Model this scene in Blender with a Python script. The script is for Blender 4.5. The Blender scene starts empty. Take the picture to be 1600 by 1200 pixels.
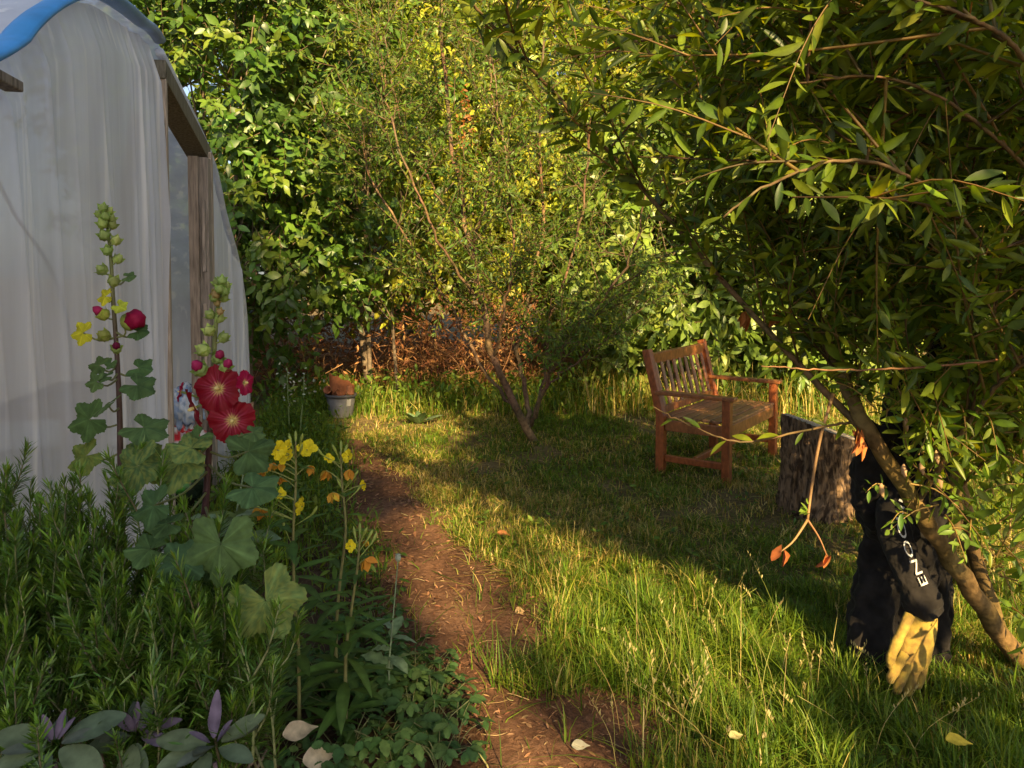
import bpy, math, random
import numpy as np
from mathutils import Vector, Matrix

R = np.random.default_rng(7)
random.seed(7)
S = bpy.context.scene
COL = S.collection
UP = np.array((0., 0., 1.))

# ------------------------------------------------------------------ camera
W, H, F = 1600.0, 1200.0, 1200.0
CAM_H = 1.5
PITCH = math.radians(2.6)
PPY = 425 + F * math.tan(PITCH)      # the lens is shifted: verticals stay upright in the photograph
CP, SP = math.cos(PITCH), math.sin(PITCH)

def ray(x, y):
    u, v = (x - W / 2) / F, (PPY - y) / F
    return np.array((u, CP + v * SP, -SP + v * CP))

def at(x, y, Y):
    """point seen at photo position x,y standing Y metres in front of the viewer"""
    d = ray(x, y)
    p = d * (Y / d[1])
    p[2] += CAM_H
    return p

def gp(x, y, z=0.0):
    d = ray(x, y)
    p = d * ((z - CAM_H) / d[2])
    p[2] += CAM_H
    return p

def nrm(a):
    a = np.asarray(a, float)
    return a / np.maximum(np.linalg.norm(a, axis=-1, keepdims=True), 1e-9)

_nk = nrm(np.random.default_rng(3).normal(size=(10, 3)))
_np = np.random.default_rng(4).uniform(0, 6.28, 10)
def noise3(P, f=1.0):
    P = np.asarray(P, float)
    o = np.zeros(P.shape[:-1])
    for k in range(10):
        o += np.sin((P @ _nk[k]) * f * (1.0 + .27 * k) * 2.2 + _np[k]) / (1 + .15 * k)
    return o / 3.2

# ------------------------------------------------------------------ mesh builder
class MB:
    def __init__(self):
        self.v, self.c, self.q, self.t, self.qm, self.tm, self.n = [], [], [], [], [], [], 0
    def add(self, V, Q=None, T=None, C=(.5, .5, .5), m=0):
        V = np.asarray(V, float).reshape(-1, 3)
        C = np.asarray(C, float)
        if C.ndim == 1: C = np.broadcast_to(C, V.shape)
        self.v.append(V); self.c.append(C)
        if Q is not None and len(Q):
            Q = np.asarray(Q, np.int64).reshape(-1, 4) + self.n
            self.q.append(Q); self.qm.append(np.full(len(Q), m))
        if T is not None and len(T):
            T = np.asarray(T, np.int64).reshape(-1, 3) + self.n
            self.t.append(T); self.tm.append(np.full(len(T), m))
        self.n += len(V)
    def build(self, name, mats, parent=None, smooth=True, origin=None):
        V = np.concatenate(self.v); C = np.concatenate(self.c)
        if parent is not None and origin is None:
            o = np.array(parent.location)
            q = parent
            while q.parent is not None:
                q = q.parent; o = o + np.array(q.location)
        else:
            o = np.zeros(3) if origin is None else np.asarray(origin, float)
        V = V - o
        me = bpy.data.meshes.new(name)
        Q = np.concatenate(self.q) if self.q else np.zeros((0, 4), np.int64)
        T = np.concatenate(self.t) if self.t else np.zeros((0, 3), np.int64)
        me.vertices.add(len(V)); me.vertices.foreach_set('co', V.astype(np.float32).ravel())
        nl = Q.size + T.size
        me.loops.add(nl)
        me.loops.foreach_set('vertex_index', np.concatenate([Q.ravel(), T.ravel()]).astype(np.int32))
        me.polygons.add(len(Q) + len(T))
        st = np.concatenate([np.arange(len(Q)) * 4, Q.size + np.arange(len(T)) * 3])
        me.polygons.foreach_set('loop_start', st.astype(np.int32))
        mi = np.concatenate([np.concatenate(self.qm) if self.qm else np.zeros(0), np.concatenate(self.tm) if self.tm else np.zeros(0)])
        me.polygons.foreach_set('material_index', mi.astype(np.int32))
        me.polygons.foreach_set('use_smooth', np.full(len(Q) + len(T), smooth, dtype=bool))
        me.update(calc_edges=True)
        a = me.color_attributes.new('Col', 'FLOAT_COLOR', 'POINT')
        a.data.foreach_set('color', np.concatenate([C, np.ones((len(C), 1))], 1).astype(np.float32).ravel())
        for m in (mats if isinstance(mats, (list, tuple)) else [mats]):
            me.materials.append(m)
        ob = bpy.data.objects.new(name, me)
        COL.objects.link(ob)
        if parent is not None:
            ob.parent = parent
        elif origin is not None:
            ob.location = o
        return ob

def tag(o, label=None, cat=None, group=None, kind=None):
    if label: o['label'] = label
    if cat: o['category'] = cat
    if group: o['group'] = group
    if kind: o['kind'] = kind
    return o

def empty(name, loc, label=None, cat=None, group=None):
    o = bpy.data.objects.new(name, None)
    o.empty_display_size = .1
    COL.objects.link(o); o.location = [float(q) for q in loc]
    return tag(o, label, cat, group)

def frames(P):
    P = np.asarray(P, float)
    T = np.gradient(P, axis=0); T = nrm(T)
    N = np.zeros_like(P)
    a = np.array((0., 0., 1.)) if abs(T[0][2]) < .9 else np.array((1., 0., 0.))
    n = nrm(np.cross(T[0], a)); N[0] = n
    for i in range(1, len(P)):
        n = n - T[i] * (n @ T[i]); n = nrm(n); N[i] = n
    return T, N, np.cross(T, N)

def tube(mb, P, r, sides=6, C=(.3, .25, .2), cap=True, ry=None, fold=None, m=0):
    P = np.asarray(P, float); n = len(P)
    r = np.broadcast_to(np.asarray(r, float), (n,)); ry = r if ry is None else np.broadcast_to(np.asarray(ry, float), (n,))
    T, N, B = frames(P)
    th = np.linspace(0, 2 * np.pi, sides, endpoint=False)
    rad = np.ones((n, sides)) if fold is None else fold(np.linspace(0, 1, n)[:, None], th[None, :])
    V = P[:, None] + N[:, None] * (rad * r[:, None] * np.cos(th))[..., None] + B[:, None] * (rad * ry[:, None] * np.sin(th))[..., None]
    i, j = np.meshgrid(np.arange(n - 1), np.arange(sides), indexing='ij')
    j2 = (j + 1) % sides
    Q = np.stack([i * sides + j, i * sides + j2, (i + 1) * sides + j2, (i + 1) * sides + j], -1).reshape(-1, 4)
    V = V.reshape(-1, 3); Tr = None
    C = np.asarray(C, float)
    if C.ndim == 2: C = np.repeat(C, sides, 0)
    if cap:
        V = np.concatenate([V, P[:1], P[-1:]])
        k = np.arange(sides); k2 = (k + 1) % sides
        Tr = np.concatenate([np.stack([k2, k, np.full(sides, n * sides)], -1),
                             np.stack([(n - 1) * sides + k, (n - 1) * sides + k2, np.full(sides, n * sides + 1)], -1)])
        if C.ndim == 2: C = np.concatenate([C, C[:1], C[-1:]])
    mb.add(V, Q, Tr, C, m)

def spline(P, n):
    """Catmull-Rom through the points"""
    P = np.asarray(P, float)
    if len(P) == 2: return P[0] + (P[1] - P[0]) * np.linspace(0, 1, n)[:, None]
    Pe = np.concatenate([[2 * P[0] - P[1]], P, [2 * P[-1] - P[-2]]])
    t = np.linspace(0, len(P) - 1 - 1e-6, n); i = t.astype(int); f = (t - i)[:, None]
    a, b, c, d = Pe[i], Pe[i + 1], Pe[i + 2], Pe[i + 3]
    return .5 * ((2 * b) + (-a + c) * f + (2 * a - 5 * b + 4 * c - d) * f ** 2 + (-a + 3 * b - 3 * c + d) * f ** 3)

BOXQ = [(0, 3, 2, 1), (4, 5, 6, 7), (0, 1, 5, 4), (1, 2, 6, 5), (2, 3, 7, 6), (3, 0, 4, 7)]
def beam(mb, p0, p1, w, h, side, C=(.3, .2, .1), m=0):
    """box from p0 to p1, w wide along `side`, h in the third direction"""
    p0, p1 = np.asarray(p0, float), np.asarray(p1, float)
    d = nrm(p1 - p0); s = np.asarray(side, float); s = nrm(s - d * (s @ d)); t = np.cross(d, s)
    V = [p + s * a * w / 2 + t * b * h / 2 for p in (p0, p1) for a, b in ((-1, -1), (1, -1), (1, 1), (-1, 1))]
    mb.add(V, BOXQ, None, C, m)

def bevel(ob, w=.004, seg=2):
    m = ob.modifiers.new('bevel', 'BEVEL'); m.width = w; m.segments = seg; m.limit_method = 'ANGLE'
    return ob

# leaf templates: unit length along +Y, normal +Z
def leaf_t(prof, fold=.25, droop=.15, wav=0.0):
    ys = np.linspace(0, 1, len(prof) + 2)
    V = [(0, 0, 0)]; 
    for k, (y, w) in enumerate(zip(ys[1:-1], prof)):
        z = -droop * y * y
        wv = wav * (1 if k % 2 else -1)
        V += [(-w / 2, y, z + fold * w / 2 + wv * w), (0, y, z), (w / 2, y, z + fold * w / 2 - wv * w)]
    V.append((0, 1, -droop))
    n = len(prof); Q = []; T = [(0, 2, 1), (0, 3, 2)]
    for i in range(n - 1):
        a = 1 + 3 * i; b = a + 3
        Q += [(a, a + 1, b + 1, b), (a + 1, a + 2, b + 2, b + 1)]
    a = 1 + 3 * (n - 1); e = len(V) - 1
    T += [(a, a + 1, e), (a + 1, a + 2, e)]
    mid = np.zeros(len(V)); mid[0] = mid[-1] = 1; mid[2:-1:3] = 1
    return np.array(V, float), np.array(Q).reshape(-1, 4), np.array(T), mid

L_WILLOW = [leaf_t((.13, .2, .235, .21, .13), .22, d) for d in (.02, .12, .28)]
L_SMALL = [leaf_t((.26, .3), .25, d) for d in (.05, .25)]
L_BROAD = [leaf_t((.36, .5, .3), .2, d) for d in (.05, .2, .35)]
L_LAUREL = [leaf_t((.26, .36, .3), .2, d) for d in (.1, .25, .4)]
L_LANCE = [leaf_t((.1, .17, .19, .16, .1), .3, d) for d in (.15, .35, .55)]
L_SAGE = leaf_t((.22, .36, .42, .38, .24), .18, .12)
L_TOOTH = leaf_t((.3, .5, .46, .66, .56, .64, .42, .4), .3, .2, .0)
L_NEEDLE = leaf_t((.105, .095), .3, .1)

def scatter(mb, temps, P, D, N, L, C, wid=1.0, rib=1.0, m=0):
    P = np.asarray(P, float)
    if len(P) == 0: return
    D = nrm(D); N = N - D * np.sum(N * D, -1, keepdims=True); N = nrm(N); X = np.cross(D, N)
    if isinstance(temps, tuple): temps = [temps]
    L = np.broadcast_to(np.asarray(L, float), (len(P),))
    C = np.broadcast_to(np.asarray(C, float), (len(P), 3))
    which = R.integers(0, len(temps), len(P))
    for k, (V, Q, T, mid) in enumerate(temps):
        s = which == k
        n = int(s.sum())
        if not n: continue
        w = np.broadcast_to(np.asarray(wid, float), (len(P),))[s][:, None, None]
        VV = P[s][:, None] + L[s][:, None, None] * (V[None, :, 0:1] * w * X[s][:, None] + V[None, :, 1:2] * D[s][:, None] + V[None, :, 2:3] * N[s][:, None])
        off = (np.arange(n) * len(V))[:, None, None]
        CC = np.repeat(C[s][:, None], len(V), 1) * (1 + (rib - 1) * mid[None, :, None])
        mb.add(VV.reshape(-1, 3), (Q[None] + off).reshape(-1, 4) if len(Q) else None, (T[None] + off).reshape(-1, 3), CC.reshape(-1, 3), m)

def rnd(n): return nrm(R.normal(size=(n, 3)))
def pick(pal, n, jit=.18):
    pal = np.asarray(pal, float)
    c = pal[R.integers(0, len(pal), n)]
    return np.clip(c * (1 + R.normal(size=(n, 1)) * jit) * (1 + R.normal(size=(n, 3)) * jit * .3), .004, .9)

def leaves_on(mb, P, temps, spacing, L, pal, droop=.25, t0=.1, angle=.9, wid=1.0, rib=1.25, jit=.18, taper=.35, sunny=.5):
    """leaves set alternately along a twig"""
    P = np.asarray(P, float)
    seg = np.linalg.norm(np.diff(P, axis=0), axis=1); s = np.concatenate([[0], np.cumsum(seg)])
    n = max(2, int(s[-1] * (1 - t0) / spacing))
    q = np.linspace(t0, 1, n) * s[-1]
    pos = np.stack([np.interp(q, s, P[:, k]) for k in range(3)], -1)
    T, N, B = frames(P)
    tt = nrm(np.stack([np.interp(q, s, T[:, k]) for k in range(3)], -1))
    nn = nrm(np.stack([np.interp(q, s, N[:, k]) for k in range(3)], -1)); bb = np.cross(tt, nn)
    a = np.arange(n) * 2.4 + R.uniform(0, 6.3) + R.normal(size=n) * .4
    rad = nn * np.cos(a)[:, None] + bb * np.sin(a)[:, None]
    D = tt * math.cos(angle) + rad * math.sin(angle) + R.normal(size=(n, 3)) * .22; D[:, 2] -= droop * R.uniform(.2, 1.6, n)
    Nn = UP * .5 + SUN * sunny + tt * .3 + R.normal(size=(n, 3)) * (.5 if sunny > .2 else .75)
    frac = np.linspace(0, 1, n)
    LL = L * R.uniform(.5, 1.2, n) * (1 - taper * frac ** 3)
    scatter(mb, temps, pos + rad * .004, D, Nn, LL, pick(pal, n, jit), wid * R.uniform(.8, 1.2, n), rib)

# ------------------------------------------------------------------ materials
def mat(name):
    m = bpy.data.materials.new(name); m.use_nodes = True
    nt = m.node_tree
    for n in list(nt.nodes): nt.nodes.remove(n)
    out = nt.nodes.new('ShaderNodeOutputMaterial')
    return m, nt, out

def nd(nt, t, **k):
    n = nt.nodes.new(t)
    for a, b in k.items():
        if a in n.inputs.keys() if hasattr(n.inputs, 'keys') else False: n.inputs[a].default_value = b
        else: setattr(n, a, b)
    return n

def noise_mix(nt, col_socket, scale, lo, hi, detail=4, coord='Object', stretch=None):
    """multiply a colour by a noise between lo and hi (patchy wear of the surface itself)"""
    tc = nt.nodes.new('ShaderNodeTexCoord')
    src = tc.outputs[coord]
    if stretch:
        mp = nt.nodes.new('ShaderNodeMapping'); mp.inputs['Scale'].default_value = stretch
        nt.links.new(src, mp.inputs[0]); src = mp.outputs[0]
    nz = nt.nodes.new('ShaderNodeTexNoise'); nz.inputs['Scale'].default_value = scale; nz.inputs['Detail'].default_value = detail
    nt.links.new(src, nz.inputs['Vector'])
    mr = nt.nodes.new('ShaderNodeMapRange'); mr.inputs[1].default_value = .3; mr.inputs[2].default_value = .7
    mr.inputs[3].default_value = lo; mr.inputs[4].default_value = hi
    nt.links.new(nz.outputs[0], mr.inputs[0])
    mx = nt.nodes.new('ShaderNodeVectorMath'); mx.operation = 'SCALE'
    nt.links.new(col_socket, mx.inputs[0]); nt.links.new(mr.outputs[0], mx.inputs['Scale'])
    return mx.outputs[0], nz

def attr_mat(name, rough=.6, trans=0.0, tint=(1.35, 1.2, .45), spec=.4, nscale=60, lo=.8, hi=1.2, bump=0, bscale=40, stretch=None, sheen=0):
    m, nt, out = mat(name)
    at_ = nt.nodes.new('ShaderNodeAttribute'); at_.attribute_name = 'Col'
    c, nz = noise_mix(nt, at_.outputs['Color'], nscale, lo, hi, stretch=stretch)
    p = nt.nodes.new('ShaderNodeBsdfPrincipled')
    p.inputs['Roughness'].default_value = rough; p.inputs['Specular IOR Level'].default_value = spec
    if sheen: p.inputs['Sheen Weight'].default_value = sheen
    nt.links.new(c, p.inputs['Base Color'])
    if bump:
        b = nt.nodes.new('ShaderNodeBump'); b.inputs['Strength'].default_value = bump; b.inputs['Distance'].default_value = .01
        nt.links.new(nz.outputs[0], b.inputs['Height']); nt.links.new(b.outputs[0], p.inputs['Normal'])
    last = p.outputs[0]
    if trans:
        tl = nt.nodes.new('ShaderNodeBsdfTranslucent')
        v = nt.nodes.new('ShaderNodeVectorMath'); v.operation = 'MULTIPLY'; v.inputs[1].default_value = tint
        nt.links.new(c, v.inputs[0]); nt.links.new(v.outputs[0], tl.inputs['Color'])
        mx = nt.nodes.new('ShaderNodeMixShader'); mx.inputs[0].default_value = trans
        nt.links.new(last, mx.inputs[1]); nt.links.new(tl.outputs[0], mx.inputs[2]); last = mx.outputs[0]
    nt.links.new(last, out.inputs[0])
    return m

M = {}
M['leaf'] = attr_mat('leaf', .5, .42, (1.7, 1.45, .35), .35, 40)
M['gloss_leaf'] = attr_mat('glossy leaf', .38, .34, (1.6, 1.45, .35), .45, 30)
M['willow'] = attr_mat('willow leaf', .42, .48, (1.9, 1.6, .3), .45, 40)
M['grass'] = attr_mat('grass blade', .5, .42, (1.5, 1.3, .4), .35, 30)
M['soft_leaf'] = attr_mat('downy leaf', .75, .3, (1.4, 1.3, .45), .2, 45, .72, 1.25, .15)
M['needle'] = attr_mat('rosemary needle', .38, .2, (1.5, 1.35, .35), .5, 30)
M['petal'] = attr_mat('petal', .6, .35, (1.2, .9, .9), .25, 60, .85, 1.15)
M['bark'] = attr_mat('bark', .85, 0, spec=.2, nscale=35, lo=.55, hi=1.35, bump=.7)
M['stem'] = attr_mat('green stem', .55, 0, spec=.35, nscale=50, lo=.8, hi=1.2)
M['dry'] = attr_mat('dry leaf and twig', .8, .15, (1.2, 1.0, .7), .2, 40, .7, 1.25)
M['oldwood'] = attr_mat('weathered timber', .8, 0, spec=.2, nscale=9, lo=.55, hi=1.25, bump=.35, stretch=(9, 9, .9))
M['teak'] = attr_mat('oiled hardwood', .38, 0, spec=.45, nscale=7, lo=.6, hi=1.3, bump=.12, stretch=(6, 6, 3))
M['pot'] = attr_mat('terracotta', .85, 0, spec=.2, nscale=25, lo=.75, hi=1.15)
M['tub'] = attr_mat('grey plastic', .55, 0, spec=.35, nscale=12, lo=.75, hi=1.15)
def cloth_mat(name, c0, c1, sc, rough, sheen):
    m, nt, out = mat(name)
    tc = nt.nodes.new('ShaderNodeTexCoord'); nz = nt.nodes.new('ShaderNodeTexNoise'); nz.inputs['Scale'].default_value = sc; nz.inputs['Detail'].default_value = 7
    nt.links.new(tc.outputs['Object'], nz.inputs['Vector'])
    cr = nt.nodes.new('ShaderNodeValToRGB'); e = cr.color_ramp.elements
    e[0].position = .36; e[0].color = (*c0, 1); e[1].position = .64; e[1].color = (*c1, 1); nt.links.new(nz.outputs[0], cr.inputs[0])
    p = nt.nodes.new('ShaderNodeBsdfPrincipled'); p.inputs['Roughness'].default_value = rough; p.inputs['Specular IOR Level'].default_value = .15; p.inputs['Sheen Weight'].default_value = sheen
    nt.links.new(cr.outputs[0], p.inputs['Base Color'])
    n2 = nt.nodes.new('ShaderNodeTexNoise'); n2.inputs['Scale'].default_value = 28; n2.inputs['Detail'].default_value = 6; nt.links.new(tc.outputs['Object'], n2.inputs['Vector'])
    b = nt.nodes.new('ShaderNodeBump'); b.inputs['Strength'].default_value = .35; b.inputs['Distance'].default_value = .012
    nt.links.new(n2.outputs[0], b.inputs['Height']); nt.links.new(b.outputs[0], p.inputs['Normal']); nt.links.new(p.outputs[0], out.inputs[0])
    return m
M['fabric'] = cloth_mat('black sweatshirt cloth', (.009, .008, .008), (.021, .018, .017), 14, .92, .04)
M['print'] = attr_mat('white print', .7, 0, spec=.2, nscale=200, lo=.8, hi=1.05)
M['glove'] = cloth_mat('yellow suede glove', (.18, .115, .035), (.37, .26, .05), 22, .88, .05)
M['rag'] = attr_mat('cotton rag', .9, 0, spec=.1, nscale=30)
M['plastic_bag'] = attr_mat('shiny bag', .25, 0, spec=.5, nscale=14, lo=.7, hi=1.2)
M['blue'] = attr_mat('blue band', .35, .25, (1, 1, 1.05), .5, 6, .8, 1.2)

def poly_mat():
    m, nt, out = mat('polythene sheet')
    tc = nt.nodes.new('ShaderNodeTexCoord')
    mp = nt.nodes.new('ShaderNodeMapping'); mp.inputs['Scale'].default_value = (5, 5, .7)
    nz = nt.nodes.new('ShaderNodeTexNoise'); nz.inputs['Scale'].default_value = 1.6; nz.inputs['Detail'].default_value = 7
    nt.links.new(tc.outputs['Object'], mp.inputs[0]); nt.links.new(mp.outputs[0], nz.inputs['Vector'])
    cr = nt.nodes.new('ShaderNodeValToRGB')
    cr.color_ramp.elements[0].position = .3; cr.color_ramp.elements[0].color = (.64, .66, .74, 1)
    cr.color_ramp.elements[1].position = .7; cr.color_ramp.elements[1].color = (.8, .83, .92, 1)
    nt.links.new(nz.outputs[0], cr.inputs[0])
    p = nt.nodes.new('ShaderNodeBsdfPrincipled'); p.inputs['Roughness'].default_value = .33; p.inputs['Specular IOR Level'].default_value = .6
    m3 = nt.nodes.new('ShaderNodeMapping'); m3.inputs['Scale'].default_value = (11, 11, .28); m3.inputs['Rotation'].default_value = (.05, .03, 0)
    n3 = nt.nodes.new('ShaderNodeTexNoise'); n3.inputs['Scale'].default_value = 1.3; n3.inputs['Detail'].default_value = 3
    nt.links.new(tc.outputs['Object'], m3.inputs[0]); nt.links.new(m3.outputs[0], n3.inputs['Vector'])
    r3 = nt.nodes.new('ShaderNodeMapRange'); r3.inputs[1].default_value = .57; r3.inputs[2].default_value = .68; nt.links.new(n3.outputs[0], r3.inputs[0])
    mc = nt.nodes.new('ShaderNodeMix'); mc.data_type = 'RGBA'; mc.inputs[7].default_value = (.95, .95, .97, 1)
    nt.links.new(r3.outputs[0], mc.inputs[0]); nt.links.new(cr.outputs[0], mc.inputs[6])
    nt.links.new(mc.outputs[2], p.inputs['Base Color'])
    b = nt.nodes.new('ShaderNodeBump'); b.inputs['Strength'].default_value = .25; b.inputs['Distance'].default_value = .02
    nt.links.new(nz.outputs[0], b.inputs['Height']); nt.links.new(b.outputs[0], p.inputs['Normal'])
    tl = nt.nodes.new('ShaderNodeBsdfTranslucent'); nt.links.new(mc.outputs[2], tl.inputs[0])
    tr = nt.nodes.new('ShaderNodeBsdfTransparent'); tr.inputs[0].default_value = (.92, .94, .97, 1)
    m1 = nt.nodes.new('ShaderNodeMixShader'); m1.inputs[0].default_value = .36
    nt.links.new(p.outputs[0], m1.inputs[1]); nt.links.new(tl.outputs[0], m1.inputs[2])
    m2 = nt.nodes.new('ShaderNodeMixShader'); m2.inputs[0].default_value = .2
    nt.links.new(m1.outputs[0], m2.inputs[1]); nt.links.new(tr.outputs[0], m2.inputs[2])
    nt.links.new(m2.outputs[0], out.inputs[0])
    return m
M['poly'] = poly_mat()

def soil_mat(name, cols, scale, bump):
    m, nt, out = mat(name)
    tc = nt.nodes.new('ShaderNodeTexCoord')
    n1 = nt.nodes.new('ShaderNodeTexNoise'); n1.inputs['Scale'].default_value = scale; n1.inputs['Detail'].default_value = 12; n1.inputs['Roughness'].default_value = .72
    n2 = nt.nodes.new('ShaderNodeTexNoise'); n2.inputs['Scale'].default_value = 2.1; n2.inputs['Detail'].default_value = 5
    for n in (n1, n2): nt.links.new(tc.outputs['Object'], n.inputs['Vector'])
    ad = nt.nodes.new('ShaderNodeMath'); ad.operation = 'MULTIPLY_ADD'; ad.inputs[1].default_value = .6
    nt.links.new(n1.outputs[0], ad.inputs[0])
    ms = nt.nodes.new('ShaderNodeMath'); ms.operation = 'MULTIPLY'; ms.inputs[1].default_value = .4
    nt.links.new(n2.outputs[0], ms.inputs[0]); nt.links.new(ms.outputs[0], ad.inputs[2])
    cr = nt.nodes.new('ShaderNodeValToRGB')
    els = cr.color_ramp.elements
    for i, c in enumerate(cols):
        e = els[i] if i < 2 else els.new(.5)
    for i, (pz, c) in enumerate(zip(np.linspace(.36, .64, len(cols)), cols)):
        els[i].position = pz; els[i].color = (*c, 1)
    nt.links.new(ad.outputs[0], cr.inputs[0])
    p = nt.nodes.new('ShaderNodeBsdfPrincipled'); p.inputs['Roughness'].default_value = .95; p.inputs['Specular IOR Level'].default_value = .1
    nt.links.new(cr.outputs[0], p.inputs['Base Color'])
    b = nt.nodes.new('ShaderNodeBump'); b.inputs['Strength'].default_value = bump; b.inputs['Distance'].default_value = .03
    nt.links.new(n1.outputs[0], b.inputs['Height']); nt.links.new(b.outputs[0], p.inputs['Normal'])
    nt.links.new(p.outputs[0], out.inputs[0])
    return m
M['lawn'] = soil_mat('lawn thatch', [(.06, .055, .02), (.15, .11, .05), (.26, .19, .095)], 34, .7)
M['path'] = soil_mat('trodden earth', [(.065, .034, .021), (.145, .074, .045), (.25, .138, .086)], 34, .8)
M['bed'] = soil_mat('bed mulch', [(.045, .03, .02), (.1, .065, .042), (.16, .11, .075)], 45, .9)
M['litter'] = soil_mat('leaf litter bank', [(.06, .032, .018), (.17, .085, .04), (.3, .15, .07)], 20, 1.0)

def bark_stump():
    m, nt, out = mat('stump bark')
    tc = nt.nodes.new('ShaderNodeTexCoord'); mp = nt.nodes.new('ShaderNodeMapping'); mp.inputs['Scale'].default_value = (16, 16, 5.5)
    v = nt.nodes.new('ShaderNodeTexNoise'); v.inputs['Scale'].default_value = 2.0; v.inputs['Detail'].default_value = 8; v.inputs['Distortion'].default_value = .8
    nt.links.new(tc.outputs['Object'], mp.inputs[0]); nt.links.new(mp.outputs[0], v.inputs['Vector'])
    cr = nt.nodes.new('ShaderNodeValToRGB'); e = cr.color_ramp.elements
    e[0].position = .4; e[0].color = (.06, .038, .024, 1); e[1].position = .62; e[1].color = (.3, .195, .115, 1)
    nt.links.new(v.outputs[0], cr.inputs[0])
    p = nt.nodes.new('ShaderNodeBsdfPrincipled'); p.inputs['Roughness'].default_value = .9; p.inputs['Specular IOR Level'].default_value = .15
    nt.links.new(cr.outputs[0], p.inputs['Base Color'])
    b = nt.nodes.new('ShaderNodeBump'); b.inputs['Strength'].default_value = 1; b.inputs['Distance'].default_value = .02
    nt.links.new(v.outputs[0], b.inputs['Height']); nt.links.new(b.outputs[0], p.inputs['Normal'])
    nt.links.new(p.outputs[0], out.inputs[0])
    return m
M['stump'] = bark_stump()

# ------------------------------------------------------------------ world, sun, camera
AZ = math.atan2(.25, -.968); EL = math.radians(31)
SUN = np.array((math.sin(AZ) * math.cos(EL), math.cos(AZ) * math.cos(EL), math.sin(EL)))
w = bpy.data.worlds.new('World'); S.world = w; w.use_nodes = True
bg = w.node_tree.nodes['Background']
sky = w.node_tree.nodes.new('ShaderNodeTexSky'); sky.sky_type = 'NISHITA'; sky.sun_disc = False
sky.sun_elevation = EL; sky.sun_rotation = AZ; sky.dust_density = 1.5
hs = w.node_tree.nodes.new('ShaderNodeHueSaturation'); hs.inputs['Saturation'].default_value = .85
w.node_tree.links.new(sky.outputs[0], hs.inputs['Color']); w.node_tree.links.new(hs.outputs[0], bg.inputs[0]); bg.inputs[1].default_value = .06
sl = bpy.data.lights.new('sun', 'SUN'); sl.energy = 5.0; sl.angle = math.radians(.6); sl.color = (1, .73, .34)
so = bpy.data.objects.new('sun', sl); COL.objects.link(so)
so.rotation_euler = Vector(SUN).to_track_quat('Z', 'Y').to_euler(); so.location = (6, -8, 9)
cam = bpy.data.cameras.new('camera'); cam.sensor_width = 36; cam.lens = 36 * F / W; cam.shift_y = -(H / 2 - PPY) / W; cam.clip_end = 500; cam.clip_start = .02
co = bpy.data.objects.new('camera', cam); COL.objects.link(co); co.location = (0, 0, CAM_H)
co.rotation_euler = (math.pi / 2 - PITCH, 0, 0); S.camera = co
S.view_settings.view_transform = 'Standard'; S.view_settings.look = 'None'; S.view_settings.gamma = 1
S.view_settings.exposure = 1.72
S.cycles.max_bounces = 6; S.cycles.diffuse_bounces = 2; S.cycles.transmission_bounces = 4; S.cycles.transparent_max_bounces = 12
S.cycles.use_denoising = True

# ------------------------------------------------------------------ ground, path, bed
def sheet(name, X0, X1, Y0, Y1, nx, ny, z, m, hfun=None):
    x, y = np.meshgrid(np.linspace(X0, X1, nx), np.linspace(Y0, Y1, ny))
    zz = np.full(x.shape, z) if hfun is None else z + hfun(x, y)
    V = np.stack([x, y, zz], -1).reshape(-1, 3)
    i, j = np.meshgrid(np.arange(ny - 1), np.arange(nx - 1), indexing='ij')
    a = i * nx + j
    mb = MB(); mb.add(V, np.stack([a, a + 1, a + nx + 1, a + nx], -1).reshape(-1, 4))
    return tag(mb.build(name, m), kind='structure')
sheet('ground', -120, 120, -60, 180, 40, 40, 0, M['lawn'])

PY = [(690, 520, 560), (720, 542, 592), (780, 556, 650), (850, 580, 715), (920, 600, 800), (1000, 640, 885), (1060, 690, 800), (1100, 720, 985), (1150, 730, 1000), (1210, 735, 985), (1300, 740, 1000)]
PE = np.array([(gp(a, y)[1], gp(a, y)[0], gp(b, y)[0]) for y, a, b in PY])[::-1]
def path_x(Y):
    return np.interp(Y, PE[:, 0], PE[:, 1]), np.interp(Y, PE[:, 0], PE[:, 2]) + .07 * np.clip((4 - Y), 0, 1)
def strip(name, ya, yb, left, right, nx, ny, z, m, amp):
    ys = np.linspace(ya, yb, ny)
    V = []
    for y in ys:
        l, r = left(y), right(y)
        xs = np.linspace(l, r, nx); V.append(np.stack([xs, np.full(nx, y), np.zeros(nx)], -1))
    V = np.array(V)
    edge = np.minimum(np.linspace(0, 1, nx), np.linspace(1, 0, nx)) * 4
    V[..., 2] = z + amp * (noise3(V, 6) * .6 + noise3(V, 19) * .4 + 1.2).clip(0) * np.clip(edge, 0, 1)
    i, j = np.meshgrid(np.arange(ny - 1), np.arange(nx - 1), indexing='ij'); a = i * nx + j
    mb = MB(); mb.add(V, np.stack([a, a + 1, a + nx + 1, a + nx], -1).reshape(-1, 4))
    return tag(mb.build(name, m), kind='structure')
strip('path', PE[0, 0], PE[-1, 0], lambda y: path_x(y)[0] - .1 + .03 * math.sin(y * 9), lambda y: path_x(y)[1] + .08 + .04 * math.sin(y * 7.3), 50, 220, .008, M['path'], .012)
strip('flower_bed_soil', .3, 6.6, lambda y: -4.0 - .1 * y, lambda y: path_x(y)[0] + .02, 60, 120, .004, M['bed'], .006)

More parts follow.
